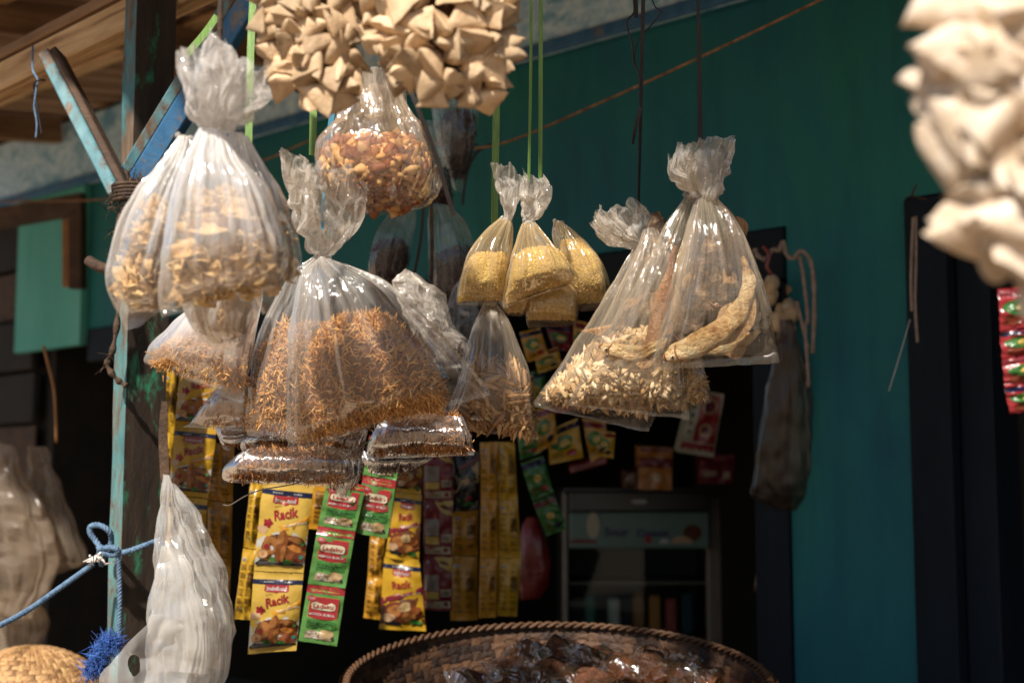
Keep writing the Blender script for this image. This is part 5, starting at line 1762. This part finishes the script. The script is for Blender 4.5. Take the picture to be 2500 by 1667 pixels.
# dim yellow front
strip('dim yellow sachets with fried tempeh pictures and a dark diagonal band', [
    [(975, 1080), (1034, 1088), (1028, 1206), (966, 1198)], [(966, 1199), (1030, 1208), (1022, 1374), (940, 1358)], [(938, 1359), (1024, 1370), (1040, 1540), (926, 1534)]], 2.62, 'yellow', design_front, .010, 41, picture='tempe')
strip('narrow amber sachet edge left of the fried tempeh sachets', [
    [(904, 1305), (940, 1312), (934, 1408), (898, 1404)], [(898, 1405), (934, 1409), (930, 1512), (888, 1506)]], 2.68, 'amber', design_back, .012, 44)
strip('maroon sachets with a gold corner and pale text blocks', [
    [(1034, 1096), (1104, 1098), (1106, 1220), (1034, 1220)], [(1034, 1222), (1106, 1222), (1104, 1358), (1034, 1356)], [(1034, 1359), (1104, 1359), (1104, 1490), (1034, 1488)]], 2.74, 'maroon', design_maroon, .009, 51)
strip('tan and dark teal sachet with slanting letters over amber ones', [
    [(1106, 1106), (1170, 1100), (1168, 1240), (1104, 1250)]], 2.76, 'black', design_blue, .010, 55)
strip('amber sachet backs with dark chevrons below the dark teal sachet', [
    [(1106, 1250), (1168, 1244), (1166, 1356), (1102, 1354)], [(1102, 1356), (1166, 1358), (1166, 1512), (1100, 1514)]], 2.80, 'amber', design_back, .011, 57)
strip('double amber sachet backs, left column, right of the dark teal sachet', [
    [(1172, 1080), (1216, 1078), (1214, 1216), (1174, 1216)], [(1174, 1217), (1214, 1217), (1216, 1360), (1172, 1360)], [(1172, 1361), (1216, 1361), (1212, 1506), (1168, 1508)]], 2.76, 'amber', design_back, .010, 61)
strip('double amber sachet backs, right column, nearest the red wrapped bottle', [
    [(1217, 1078), (1256, 1080), (1264, 1220), (1216, 1218)], [(1216, 1219), (1264, 1221), (1272, 1360), (1218, 1360)], [(1218, 1361), (1272, 1361), (1262, 1504), (1214, 1502)]], 2.765, 'yellow', design_back, .012, 65)
# dim group to the right, hung at angles
DG = 3.0
for i, (lab, q, base) in enumerate((
        ('small dim yellow sachet just right of the anchovy bag neck', [(1268, 812), (1318, 800), (1340, 868), (1288, 884)], 'amber'),
        ('small dim yellow and purple sachet between anchovy bag and fish bags', [(1304, 868), (1362, 846), (1372, 892), (1314, 912)], 'yellow'),
        ('dim green round sachet right of the anchovy bag', [(1288, 910), (1332, 900), (1330, 990), (1286, 996)], 'dgreen'),
        ('dim green and yellow sachet behind the anchovy bag tip', [(1304, 1000), (1350, 988), (1362, 1078), (1308, 1108)], 'amber'),
        ('dim yellow sachet with a blue oval below the small fish bags', [(1336, 1052), (1410, 1020), (1424, 1116), (1342, 1134)], 'yellow'),
        ('dim orange sachet below the seam of the small fish bag', [(1420, 1020), (1478, 1030), (1486, 1106), (1442, 1128)], 'amber'),
        ('upper small dark green and orange sachet left of the fridge', [(1270, 1130), (1326, 1112), (1352, 1202), (1300, 1222)], 'dgreen'),
        ('lower small dark green and orange sachet left of the fridge', [(1300, 1226), (1352, 1206), (1386, 1288), (1334, 1308)], 'dgreen'),
        ('dim maroon sachet behind the yellow crumb bags', [(1330, 790), (1400, 800), (1396, 860), (1350, 850)], 'maroon'),
        ('dim yellow sachet squeezed between the round green one and the anchovy bag', [(1262, 930), (1300, 915), (1312, 990), (1270, 1004)], 'yellow'),
        ('dim crimson sachet under the lower left of the small fish bags', [(1342, 936), (1398, 920), (1408, 998), (1352, 1012)], 'crimson'),
        ('dim gold sachet at the right end of the dim bunch', [(1452, 1048), (1502, 1056), (1498, 1118), (1452, 1112)], 'yellow'),
        ('dim dark green sachet lowest left of the bunch, over the small pair', [(1262, 1052), (1306, 1040), (1320, 1106), (1270, 1122)], 'dgreen'),
        ('dim orange sachet low behind the crumb bags', [(1400, 780), (1444, 790), (1430, 880), (1400, 870)], 'amber'))):
    t_ = thing('hanging_sachet', lab, 'sachet', P(q[2][0], q[2][1], DG), 'dim sachets by the fridge')
    s = Sachet(q, DG + .02 * (i % 3), t_, base, .008, 80 + i)
    design_small(s, i)
strip('red and gold sachets hanging at the right edge under the pale packets', [
    [(2436, 706), (2545, 690), (2550, 790), (2440, 808)], [(2440, 809), (2550, 791), (2556, 856), (2446, 876)], [(2446, 877), (2556, 857), (2562, 928), (2452, 944)], [(2452, 945), (2562, 929), (2570, 994), (2464, 1010)]], 1.35, 'crimson', design_small, .005, 101)

# boxes on the shelf over the fridge
def carton(label, c, d, base, seed):
    t_ = thing('carton', label, 'box', P(c[2][0], c[2][1], d), 'cartons over the fridge')
    TL, TR, BR, BL = [P(x, y, d) for x, y in c]
    dv = FWD * 0.10
    vs = [TL, TR, BR, BL, TL + dv, TR + dv, BR + dv, BL + dv]
    obj('carton_box', vs, [(3, 2, 1, 0), (4, 5, 6, 7), (0, 1, 5, 4), (1, 2, 6, 5), (2, 3, 7, 6), (3, 0, 4, 7)], INK[base], t_)
    s = Sachet(c, d - .004, t_, base, .0005, seed, name='carton_front')
    return s


s = carton('tall red and cream carton with two rings, tilted over the fridge', [(1694, 952), (1768, 962), (1742, 1116), (1656, 1104)], 3.6, 'cream', 1)
s.quad(.32, .04, .96, .80, 'crimson', 1); s.quad(.02, .82, .98, .94, 'crimson', 1)
s.ell(.62, .22, .24, .13, 'peach', 2); s.ell(.62, .22, .17, .09, 'maroon', 3); s.ell(.62, .60, .20, .11, 'peach', 2); s.ell(.62, .60, .12, .06, 'maroon', 3)
for k in range(5):
    s.quad(.10, .1 + k * .13, .20, .16 + k * .13, 'black', 1)
s.done()
s = carton('orange and maroon carton standing on top of the fridge', [(1560, 1090), (1642, 1094), (1640, 1196), (1558, 1194)], 3.9, 'orange', 2)
s.quad(0, .24, 1, .48, 'maroon', 1); s.quad(.05, .02, .95, .10, 'maroon', 1); s.ell(.5, .72, .2, .12, 'peach', 1); s.done()
s = carton('low dark red carton right of the orange one over the fridge', [(1708, 1112), (1792, 1108), (1790, 1178), (1708, 1182)], 3.9, 'maroon', 3)
s.quad(.1, .55, .5, .75, 'seed', 1); s.quad(.7, .6, .9, .85, 'seed', 1); s.done()
s = carton('small brown carton at the left of the orange one over the fridge', [(1522, 1150), (1556, 1152), (1556, 1190), (1522, 1188)], 3.9, 'brown', 4)
s.ell(.5, .5, .3, .3, 'seed2', 1); s.done()
t_ = thing('red_tray', 'flat red tray edge on the shelf left of the cartons', 'tray', P(1420, 1140, 3.9))
mb = MB(); mb.bbox(P(1435, 1130, 3.9), (P(1480, 1118, 3.9) - P(1392, 1142, 3.9)) / 2, FWD * .06, UPV * .010, .003); mb.build('tray_rim', M['red_film'], t_)

# red wrapped bottle
rw = [(1288, 1262, 1312, 1264, .01), (1270, 1300, 1330, 1304, .03), (1264, 1360, 1342, 1364, .04), (1264, 1420, 1340, 1424, .036), (1270, 1460, 1322, 1460, .02)]
t_ = thing('red_bundle', 'shiny red wrapped bundle right of the amber sachets', 'bundle', P(1300, 1460, 2.7))
vs, fs = ring_points(rw, 3.1, 24, 40, .12, .05, .004, 26, .9, 5, 1, 1, True)
obj('red_wrapper', vs, fs, M['red_film'], t_, True)

# ------------------------------------------------------------------ fridge
fr_ = thing('glass_door_fridge', 'dark glass door drinks fridge in the shop behind the bags', 'fridge', Vector((P(1575, 1500, 4.2).x, P(1575, 1500, 4.2).y + .3, 0.05)))
FD = 4.2


def fq(x0, y0, x1, y1, d, dep, name, m, bev=.004):
    c = P((x0 + x1) / 2, (y0 + y1) / 2, d)
    m_ = MB()
    m_.bbox(c + Vector((0, 1, 0)) * dep, RGT * ((x1 - x0) / 2 * d / F), Vector((0, 1, 0)) * dep, Vector((0, 0, 1)) * ((y1 - y0) / 2 * d / F), bev)
    return m_.build(name, m, fr_)


fq(1376, 1205, 1390, 2350, FD, .02, 'door_trim', M['metal'])
fq(1733, 1212, 1768, 2350, FD, .03, 'door_trim', M['metal'])
fq(1391, 1200, 1732, 1248, FD, .02, 'top_panel', M['fridge_black'])
fq(1391, 1249, 1732, 1338, FD + .01, .012, 'header_panel', M['fridge_head'])
fq(1391, 1339, 1732, 2300, FD + .012, .004, 'glass_pane', M['glass'])
fq(1376, 1190, 1768, 1199, FD, .3, 'fridge_roof', M['fridge_black'])
fq(1376, 1200, 1390, 2350, FD + .05, .28, 'fridge_side', M['fridge_black'])
fq(1755, 1213, 1768, 2350, FD + .07, .27, 'fridge_side', M['fridge_black'])
fq(1391, 1260, 1754, 2300, FD + .52, .02, 'back_panel', M['fridge_in'])
for yy in (1420, 1560):
    fq(1392, yy, 1732, yy + 6, FD + .10, .18, 'shelf', M['metal'], .001)
for k, (x, c) in enumerate(((1560, 'chicken2'), (1600, 'orange'), (1640, 'pink'), (1680, 'blueg'), (1440, 'teal'), (1500, 'white'))):
    fq(x - 14, 1445 + (k % 3) * 8, x + 14, 1556, FD + .16, .03, 'drink_pack', INK[c], .006)
for s_, x, y, w_, m_ in (('Sour', 1505, 1298, 60, 'fridge_text'), ('Cream', 1592, 1300, 76, 'fridge_text')):
    v, f, hh = text2d(s_, .03)
    pts = [P(x + a_[0] * w_, y - a_[1] * w_ * .9, FD + .005) for a_ in v]
    obj('lettering', pts, f, M[m_], fr_)
for (x, y, rx, ry, c) in ((1448, 1282, 16, 32, 'cream'), (1690, 1300, 22, 20, 'brown'), (1665, 1322, 26, 14, 'peach'), (1424, 1322, 36, 6, 'maroon'), (1582, 1318, 8, 14, 'crimson'), (1622, 1324, 12, 9, 'white'), (1560, 1224, 20, 5, 'white')):
    m_ = MB()
    dd_ = FD + .006 if y > 1250 else FD - .002
    cc = P(x, y, dd_)
    ring = [P(x + rx * math.cos(a_), y + ry * math.sin(a_), dd_) for a_ in np.linspace(0, 2 * math.pi, 20, endpoint=False)]
    m_.add(ring + [cc], [(k, (k + 1) % 20, 20) for k in range(20)])
    m_.build('printed_picture', INK[c], fr_)

# ------------------------------------------------------------------ things by the doors
wr = thing('white_cord', 'pale cord looped over the navy door frame corner', 'cord', P(1920, 900, 2.85))
for pts, r in ((((1842, 606), (1850, 625), (1870, 632), (1885, 610), (1900, 612), (1912, 590), (1918, 618), (1935, 632), (1950, 615), (1965, 618), (1982, 650), (1988, 740), (1984, 862)), .0048),
               (((1952, 625), (1962, 680), (1972, 780), (1966, 800), (1974, 930), (1970, 940)), .0038), (((1945, 735), (1958, 790), (1972, 850)), .0034)):
    m_ = MB(); m_.tube(crv([P(x, y, 2.84) for x, y in pts], 50), [r * (1 + .18 * math.sin(i * 1.9)) for i in range(51)], 6)
    m_.build('strand', M['white_rope'], wr, True)
m_ = MB(); m_.tube(crv([P(1862, 600, 2.83), P(1878, 625, 2.83), P(1872, 650, 2.83), P(1884, 670, 2.83)], 14), .0045, 6)
m_.build('red_tie', M['red_film'], wr, True)
wr = thing('white_cord', 'thin pale cord hanging down the right hand navy door frame', 'cord', P(2235, 830, 2.66))
for pts in (((2230, 530), (2226, 610), (2224, 690), (2226, 760)), ((2236, 528), (2236, 640), (2234, 740), (2240, 836))):
    m_ = MB(); m_.tube(crv([P(x, y, 2.66) for x, y in pts], 30), .0030, 6)
    m_.build('strand', M['white_rope'], wr, True)
wr = thing('cobweb_thread', 'faint grey thread slanting across the teal pillar', 'thread', P(2170, 960, 2.68))
m_ = MB(); m_.tube([P(2222, 780, 2.68), P(2196, 870, 2.68), P(2170, 955, 2.68)], .0008, 5); m_.build('strand', M['white_tape'], wr)
tn = thing('bent_nail', 'bent wire hook over the right hand door frame', 'hook', P(2222, 490, 2.72))
m_ = MB(); m_.tube(crv([P(2212, 484, 2.72), P(2228, 480, 2.72), P(2262, 487, 2.72)], 12), .002, 6); m_.tube(crv([P(2226, 480, 2.72), P(2230, 465, 2.72), P(2238, 452, 2.72)], 8), .002, 6); m_.build('wire', M['bark'], tn, True)
ps = thing('bulb_string', 'string of dusty tan bulbs inside the navy door frame', 'string of bulbs', P(1915, 840, 3.0))
r_ = random.Random(4)
for k in range(16):
    x, y = 1890 + r_.uniform(-22, 50), 690 + k * 9.5
    m_ = MB()
    c = P(x, y, 3.0 + r_.uniform(-.03, .03))
    rad = .018 * r_.uniform(.7, 1.2)
    vv, ff = [], []
    for i in range(7):
        la = -math.pi / 2 + math.pi * i / 6
        for j in range(10):
            lo_ = 2 * math.pi * j / 10
            vv.append(c + Vector((math.cos(lo_) * math.cos(la), math.sin(lo_) * math.cos(la), math.sin(la) * 1.15)) * rad)
    for i in range(6):
        for j in range(10):
            ff.append((i * 10 + j, i * 10 + (j + 1) % 10, (i + 1) * 10 + (j + 1) % 10, (i + 1) * 10 + j))
    m_.add(vv, ff); m_.build('bulb', M['leaf_tan'] if k % 3 else M['leaf_pale'], ps, True)
bag('hanging_bag', 'long dusty empty plastic bag hanging inside the navy door frame', [
    (1905, 780, 1935, 782, .010), (1888, 860, 1955, 860, .018), (1870, 960, 1978, 960, .022), (1850, 1080, 1988, 1080, .022), (1838, 1180, 1994, 1190, .018), (1840, 1210, 1994, 1232, .010), (1884, 1240, 1965, 1246, .003)], 2.95, M['film_dusty'], None, None, 0, 201, None, None, None, amp0=.3, amp1=.12, crumple=.005, fs_=.4)
t_ = strip('faint string of dark sachets low inside the navy door frame', [[(1856, 1290), (1890, 1292), (1884, 1372), (1850, 1370)], [(1850, 1371), (1884, 1373), (1878, 1446), (1840, 1444)]], 3.3, 'seed2', design_small, .008, 141)
for i, (lab, q, b_) in enumerate((('dark sachet strip at the far right between the door frames and the red sachets', [[(2372, 640), (2412, 640), (2420, 800), (2384, 806)], [(2384, 807), (2420, 801), (2440, 960), (2396, 968)], [(2396, 969), (2440, 961), (2452, 1120), (2404, 1126)]], 'brown'),
                                  ('dark reddish sachet strip low at the right edge', [[(2380, 1160), (2420, 1150), (2440, 1300), (2404, 1310)], [(2404, 1311), (2440, 1301), (2462, 1440), (2424, 1450)]], 'maroon'),
                                  ('dark brown sachet strip at the very right edge, low down', [[(2450, 1080), (2500, 1080), (2504, 1240), (2462, 1244)], [(2462, 1245), (2504, 1241), (2500, 1420), (2470, 1424)]], 'brown'))):
    strip(lab, q, 2.9, b_, design_small, .01, 150 + 10 * i)

# ------------------------------------------------------------------ sacks and carrier bag
def sack(label, rows, d, seed, m=None, cat='bag'):
    t_ = thing('plastic_sack', label, cat, P((rows[-1][0] + rows[-1][2]) / 2, rows[-1][1], d), 'pale sacks in the left opening')
    film(rows, d, t_, m or M['film_sack'], 'sack_body', 32, 56, .35, .24, .008, 12, seed, .9, .8, fs_=.7, flat=True)
    return t_


sack('crumpled cream sack with a knotted peak hanging at the left edge', [(-14, 1082, 30, 1086, .008), (-50, 1130, 52, 1140, .016), (-80, 1195, 84, 1200, .024), (-96, 1290, 128, 1290, .030), (-90, 1390, 142, 1380, .028), (-60, 1470, 84, 1500, .012), (-50, 1490, 70, 1512, .004)], 3.5, 3)
sack('crumpled cream sack with a wide right corner beside the leftmost one', [(70, 1086, 112, 1092, .008), (66, 1130, 130, 1140, .014), (58, 1200, 156, 1215, .022), (50, 1290, 186, 1300, .028), (60, 1360, 210, 1362, .024), (66, 1420, 206, 1374, .008), (70, 1430, 190, 1384, .003)], 3.56, 4)
sack('dimmer pale sack bundle hanging lowest at the left edge', [(-40, 1440, 60, 1446, .010), (-60, 1500, 104, 1492, .020), (-66, 1580, 100, 1550, .022), (-56, 1650, 66, 1610, .016), (-40, 1720, 20, 1700, .006)], 3.62, 5)

cb = thing('carrier_bag', 'white translucent carrier bag hanging from the post with one handle hole forward', 'bag', P(440, 1667, 2.0))
film([(398, 1165, 422, 1168, .004), (393, 1225, 434, 1230, .009), (389, 1280, 458, 1285, .014), (385, 1335, 488, 1340, .021), (378, 1400, 518, 1405, .030), (372, 1480, 548, 1490, .038), (366, 1560, 556, 1560, .042), (362, 1640, 550, 1640, .044), (362, 1720, 536, 1720, .04)], 2.06, cb, M['film_white'], 'bag_body', 40, 64, .34, .2, .0055, 15, 301, .9, fs_=.6, flat=True)
film([(416, 1175, 432, 1182, .004), (430, 1250, 480, 1258, .010), (438, 1350, 532, 1350, .018), (446, 1450, 560, 1450, .022), (452, 1540, 568, 1530, .022), (460, 1640, 548, 1640, .02)], 2.115, cb, M['film_white'], 'back_handle', 34, 56, .4, .25, .0055, 15, 302, .9, fs_=.6, flat=True)
film([(392, 1330, 440, 1335, .004), (384, 1400, 480, 1400, .010), (378, 1470, 500, 1470, .016), (372, 1540, 510, 1540, .02), (370, 1640, 500, 1640, .02)], 2.005, cb, M['film_white'], 'front_fold', 34, 56, .4, .25, .0055, 15, 303, .9, fs_=.6, flat=True)
outer = crv([(376, 1500), (330, 1545), (275, 1600), (240, 1650), (262, 1700), (330, 1725), (430, 1710), (470, 1640), (462, 1560), (430, 1510), (376, 1500)], 48)[:-1]
inner = [(330 + 15 * math.cos(a_), 1632 + 26 * math.sin(a_)) for a_ in [math.atan2(p[1] - 1632, p[0] - 330) for p in outer]]
vs, fs = [], []
NR = 12
for r in range(NR + 1):
    f = r / NR
    for k in range(48):
        x = inner[k][0] * (1 - f) + outer[k][0] * f
        y = inner[k][1] * (1 - f) + outer[k][1] * f
        p = P(x, y, 1.96 + .04 * max(0, (x - 330) / 150))
        p += mnoise.noise_vector(p * 14) * .014 + Vector([.5 - 2 * abs(x) for x in mnoise.noise_vector(p * 24)]) * .006
        vs.append(p)
for r in range(NR):
    for k in range(48):
        fs.append((r * 48 + k, r * 48 + (k + 1) % 48, (r + 1) * 48 + (k + 1) % 48, (r + 1) * 48 + k))
o = obj('front_handle', vs, fs, M['film_white'], cb, True)
o['label'] = 'handle flap with an oval hole'

# ------------------------------------------------------------------ rope on the post
rp = thing('blue_rope', 'blue grey twisted rope tied round the post with a loop and a loose line', 'rope', P(290, 1560, 2.12))


def twisted(pts, r, n, name='rope_strand', turns=160):
    c = crv(pts, n)
    for s_ in range(3):
        m_ = MB()
        out = []
        for i, p in enumerate(c):
            t = (c[min(i + 1, n)] - c[max(i - 1, 0)]).normalized()
            a_ = t.orthogonal().normalized()
            a_ = (RGT - t * RGT.dot(t)).normalized() if abs(t.dot(RGT)) < .95 else (UPV - t * UPV.dot(t)).normalized()
            b2 = t.cross(a_)
            ph = i * .9 + s_ * 2.094
            out.append(p + (a_ * math.cos(ph) + b2 * math.sin(ph)) * r * .52)
        m_.tube(out, r * .62, 6)
        m_.build(name, M['blue_rope'], rp, True)


RD = 2.125
twisted([P(-60, 1556, 1.95), P(60, 1494, 2.02), P(150, 1432, 2.08), P(228, 1376, RD)], .0040, 90)
twisted([P(236, 1362, RD), P(246, 1340, RD - .012), P(232, 1318, RD), P(220, 1300, RD), P(222, 1284, RD), P(244, 1282, RD - .01), P(266, 1296, RD - .01), P(272, 1318, RD), P(266, 1342, RD), P(252, 1362, RD), P(246, 1380, RD)], .0042, 70)
twisted([P(238, 1340, RD - .014), P(262, 1336, RD - .018), P(286, 1340, RD - .018), P(280, 1354, RD - .014), P(250, 1350, RD - .016)], .0042, 30)
twisted([P(256, 1352, RD - .01), P(300, 1348, RD - .012), P(345, 1334, RD - .008), P(392, 1316, RD + .02)], .0040, 46)
twisted([P(288, 1350, RD - .012), P(292, 1420, RD - .010), P(292, 1500, RD - .008), P(288, 1566, RD - .01)], .0036, 60)
m_ = MB()
r_ = random.Random(6)
for k in range(14):
    c = P(236 + r_.uniform(-16, 16), 1363 + r_.uniform(-8, 8), RD - .014)
    m_.tube([c, c + Vector((r_.gauss(0, .006), r_.gauss(0, .004), r_.gauss(0, .005))), c + Vector((r_.gauss(0, .01), r_.gauss(0, .004), r_.gauss(0, .006)))], [.0022, .002, .001], 5)
m_.build('white_tape', M['white_tape'], rp, True)
m_ = MB()
P_, N_ = surf_samples([(262, 1552, 296, 1560, .012), (236, 1572, 292, 1584, .022), (218, 1606, 268, 1616, .022), (206, 1640, 248, 1648, .014)], 2.08, 800, 3, .3, 1.0)
v, f = strand_mesh(P_, N_, .030, .0005, .5, 5, drop=.6)
o = obj('frayed_tassel', v, f, M['blue_fibre'], rp, True)
o['kind'] = 'stuff'
o['label'] = 'bright blue frayed rope end'

# ------------------------------------------------------------------ baskets
def weave_cells(fn, nu, nv, gap=.08, lift=.0012, name='', parent=None, m=None, proto_only=False):
    """over-under woven strips on a parametric surface fn(u, v) -> point, normal"""
    m_ = MB()
    for j in range(nv):
        for i in range(nu):
            over = (i + j) % 2
            u0, u1 = (i + (gap if over else -.25)) / nu, (i + 1 - (gap if over else -.25)) / nu
            v0, v1 = (j + (-.25 if over else gap)) / nv, (j + 1 - (-.25 if over else gap)) / nv
            pts = []
            for (u, v) in ((u0, v0), (u1, v0), (u1, v1), (u0, v1), ((u0 + u1) / 2, (v0 + v1) / 2)):
                p, n_ = fn(u, min(max(v, 0), 1))
                pts.append(p + n_ * (lift * .2))
            p, n_ = fn((u0 + u1) / 2, min(max((v0 + v1) / 2, 0), 1))
            pts[4] = p + n_ * lift * 1.6
            m_.add(pts, [(0, 1, 4), (1, 2, 4), (2, 3, 4), (3, 0, 4)])
    return m_


bk = thing('woven_basket', 'large round woven basket full of dark packets under the bags', 'basket', P(1360, 1760, 2.12))
BC = P(1362, 1655, 2.12)
TILT = math.radians(9)
bx, by, bz = RGT, Vector((0, math.cos(TILT), math.sin(TILT))), Vector((0, -math.sin(TILT), math.cos(TILT)))
BR = .318


def basket_in(u, v):
    a_ = 2 * math.pi * u
    r = BR * (1 - .22 * v ** 1.3)
    p = BC + bx * (math.cos(a_) * r) + by * (math.sin(a_) * r) - bz * (.20 * v)
    return p, -(bx * math.cos(a_) + by * math.sin(a_))


def basket_out(u, v):
    p, n_ = basket_in(u, v)
    return p - n_ * .008, -n_


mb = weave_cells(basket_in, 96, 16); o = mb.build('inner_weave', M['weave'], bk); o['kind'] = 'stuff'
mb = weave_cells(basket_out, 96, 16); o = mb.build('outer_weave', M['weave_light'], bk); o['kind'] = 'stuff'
vs, fs = [], []
for j in range(7):
    for i in range(72):
        p, n_ = basket_in(i / 72, j / 6)
        vs.append(p - n_ * .004)
for j in range(6):
    for i in range(72):
        fs.append((j * 72 + i, j * 72 + (i + 1) % 72, (j + 1) * 72 + (i + 1) % 72, (j + 1) * 72 + i))
fs.append(tuple(range(6 * 72, 7 * 72)))
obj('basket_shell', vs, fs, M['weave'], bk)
# braided rim: two twisted canes
for s_ in range(2):
    m_ = MB()
    pts = []
    for i in range(401):
        a_ = 2 * math.pi * i / 400
        ph = a_ * 64 + s_ * math.pi
        r = BR - .004 + .0034 * math.cos(ph)
        pts.append(BC + bx * (math.cos(a_) * r) + by * (math.sin(a_) * r) + bz * (.001 + .0034 * math.sin(ph)))
    m_.tube(pts, .0032, 6, cap=False)
    m_.build('rim_cane', M['weave'], bk, True)
# packets in the basket
PKL = ['heaped farthest left but two of the dark pile', 'small, behind the left of the pile', 'flat, in the middle back of the pile', 'golden, with a bright folded corner', 'dark, just left of the golden one', 'golden brown, just right of the bright one', 'dark, second from the left in front', 'wide, front centre of the pile', 'low, at the bottom edge right of centre', 'dim, at the right end of the pile', 'dim, at the left end of the pile']
for k, (x, y, w_, h_, sd) in enumerate(((1295, 1610, 55, 50, 1), (1365, 1600, 45, 40, 2), (1430, 1615, 60, 40, 3), (1592, 1640, 62, 60, 4), (1515, 1640, 50, 50, 5), (1660, 1650, 50, 46, 6), (1240, 1655, 60, 46, 7), (1345, 1655, 70, 50, 8), (1440, 1670, 70, 40, 9), (1720, 1662, 50, 36, 10), (1150, 1672, 60, 36, 11))):
    t_ = thing('wrapped_packet', 'film wrapped packet in the basket, ' + PKL[k], 'packet', P(x, y + h_, 2.16), 'packets in the big basket')
    d = 2.16 - .0011 * (y - 1600)
    rws = [(x - w_ * .35, y - h_, x + w_ * .4, y - h_ * .8, .012), (x - w_, y - h_ * .4, x + w_ * .9, y - h_ * .45, .04), (x - w_ * .95, y + h_ * .2, x + w_, y + h_ * .25, .05), (x - w_ * .6, y + h_, x + w_ * .6, y + h_ * .9, .03)]
    film(rws, d, t_, M['film_pack'], 'plastic_film', 22, 44, .3, .2, .013, 20, 400 + sd, flat=True)
    core(rws, d, t_, M['core_brown'], 400 + sd, .010, 30, .72, 14, 28, name='brown_contents')
# unseen stand under the basket, lengthened to block light bounced off the ground
tb = thing('light_blocking_counter', 'long dark wooden counter under the big woven basket, stretched unseen to block ground light', 'counter', WP(0.0, 0, 0.75))
tz = (BC - bz * .20).z - .05
for k in range(4):
    mb = MB(); wbox(mb, -2.4, 1.75, tz - .03, tz, .12 + k * .32, .42 + k * .32, bev=.004); mb.build('counter_plank', M['table'], tb)
for t0 in (-2.3, -.9, .4, 1.65):
    for o0 in (.2, 1.28):
        mb = MB(); wbox(mb, t0, t0 + .06, 0.004, tz - .032, o0, o0 + .06, bev=.003); mb.build('leg', M['table'], tb)
mb = MB(); wbox(mb, -2.4, 1.75, .15, tz - .034, 1.345, 1.365); mb.build('front_panel', M['wood_dark'], tb)

lb = thing('woven_basket_dome', 'domed tan woven basket in the lower left corner', 'basket', P(90, 1667, 2.6))
LC = P(70, 1760, 2.6)


def lid(u, v):
    a_ = 2 * math.pi * u
    la = math.pi / 2 * (1 - v)
    p = LC + Vector((math.cos(a_) * math.cos(la) * .155, math.sin(a_) * math.cos(la) * .155, math.sin(la) * .135))
    n_ = Vector((math.cos(a_) * math.cos(la), math.sin(a_) * math.cos(la), math.sin(la)))
    return p, n_


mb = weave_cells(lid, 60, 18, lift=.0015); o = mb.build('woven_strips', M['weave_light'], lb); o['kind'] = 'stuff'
vs, fs = [], []
for j in range(13):
    for i in range(40):
        p, n_ = lid(i / 40, j / 12)
        vs.append(p - n_ * .003)
for j in range(12):
    for i in range(40):
        fs.append((j * 40 + i, j * 40 + (i + 1) % 40, (j + 1) * 40 + (i + 1) % 40, (j + 1) * 40 + i))
obj('lid_shell', vs, fs, M['weave'], lb)
mb = MB(); mb.bbox(Vector((LC.x, LC.y, LC.z / 2 - .01)), RGT * .15, Vector((0, .15, 0)), Vector((0, 0, LC.z / 2 - .01)), .004)
cr = thing('wooden_crate', 'wooden crate under the domed woven basket', 'crate', Vector((LC.x, LC.y, 0)))
mb.build('crate_box', M['table'], cr)

# ------------------------------------------------------------------ tidy
for o in bpy.data.objects:
    if '_loc' in o:
        del o['_loc']
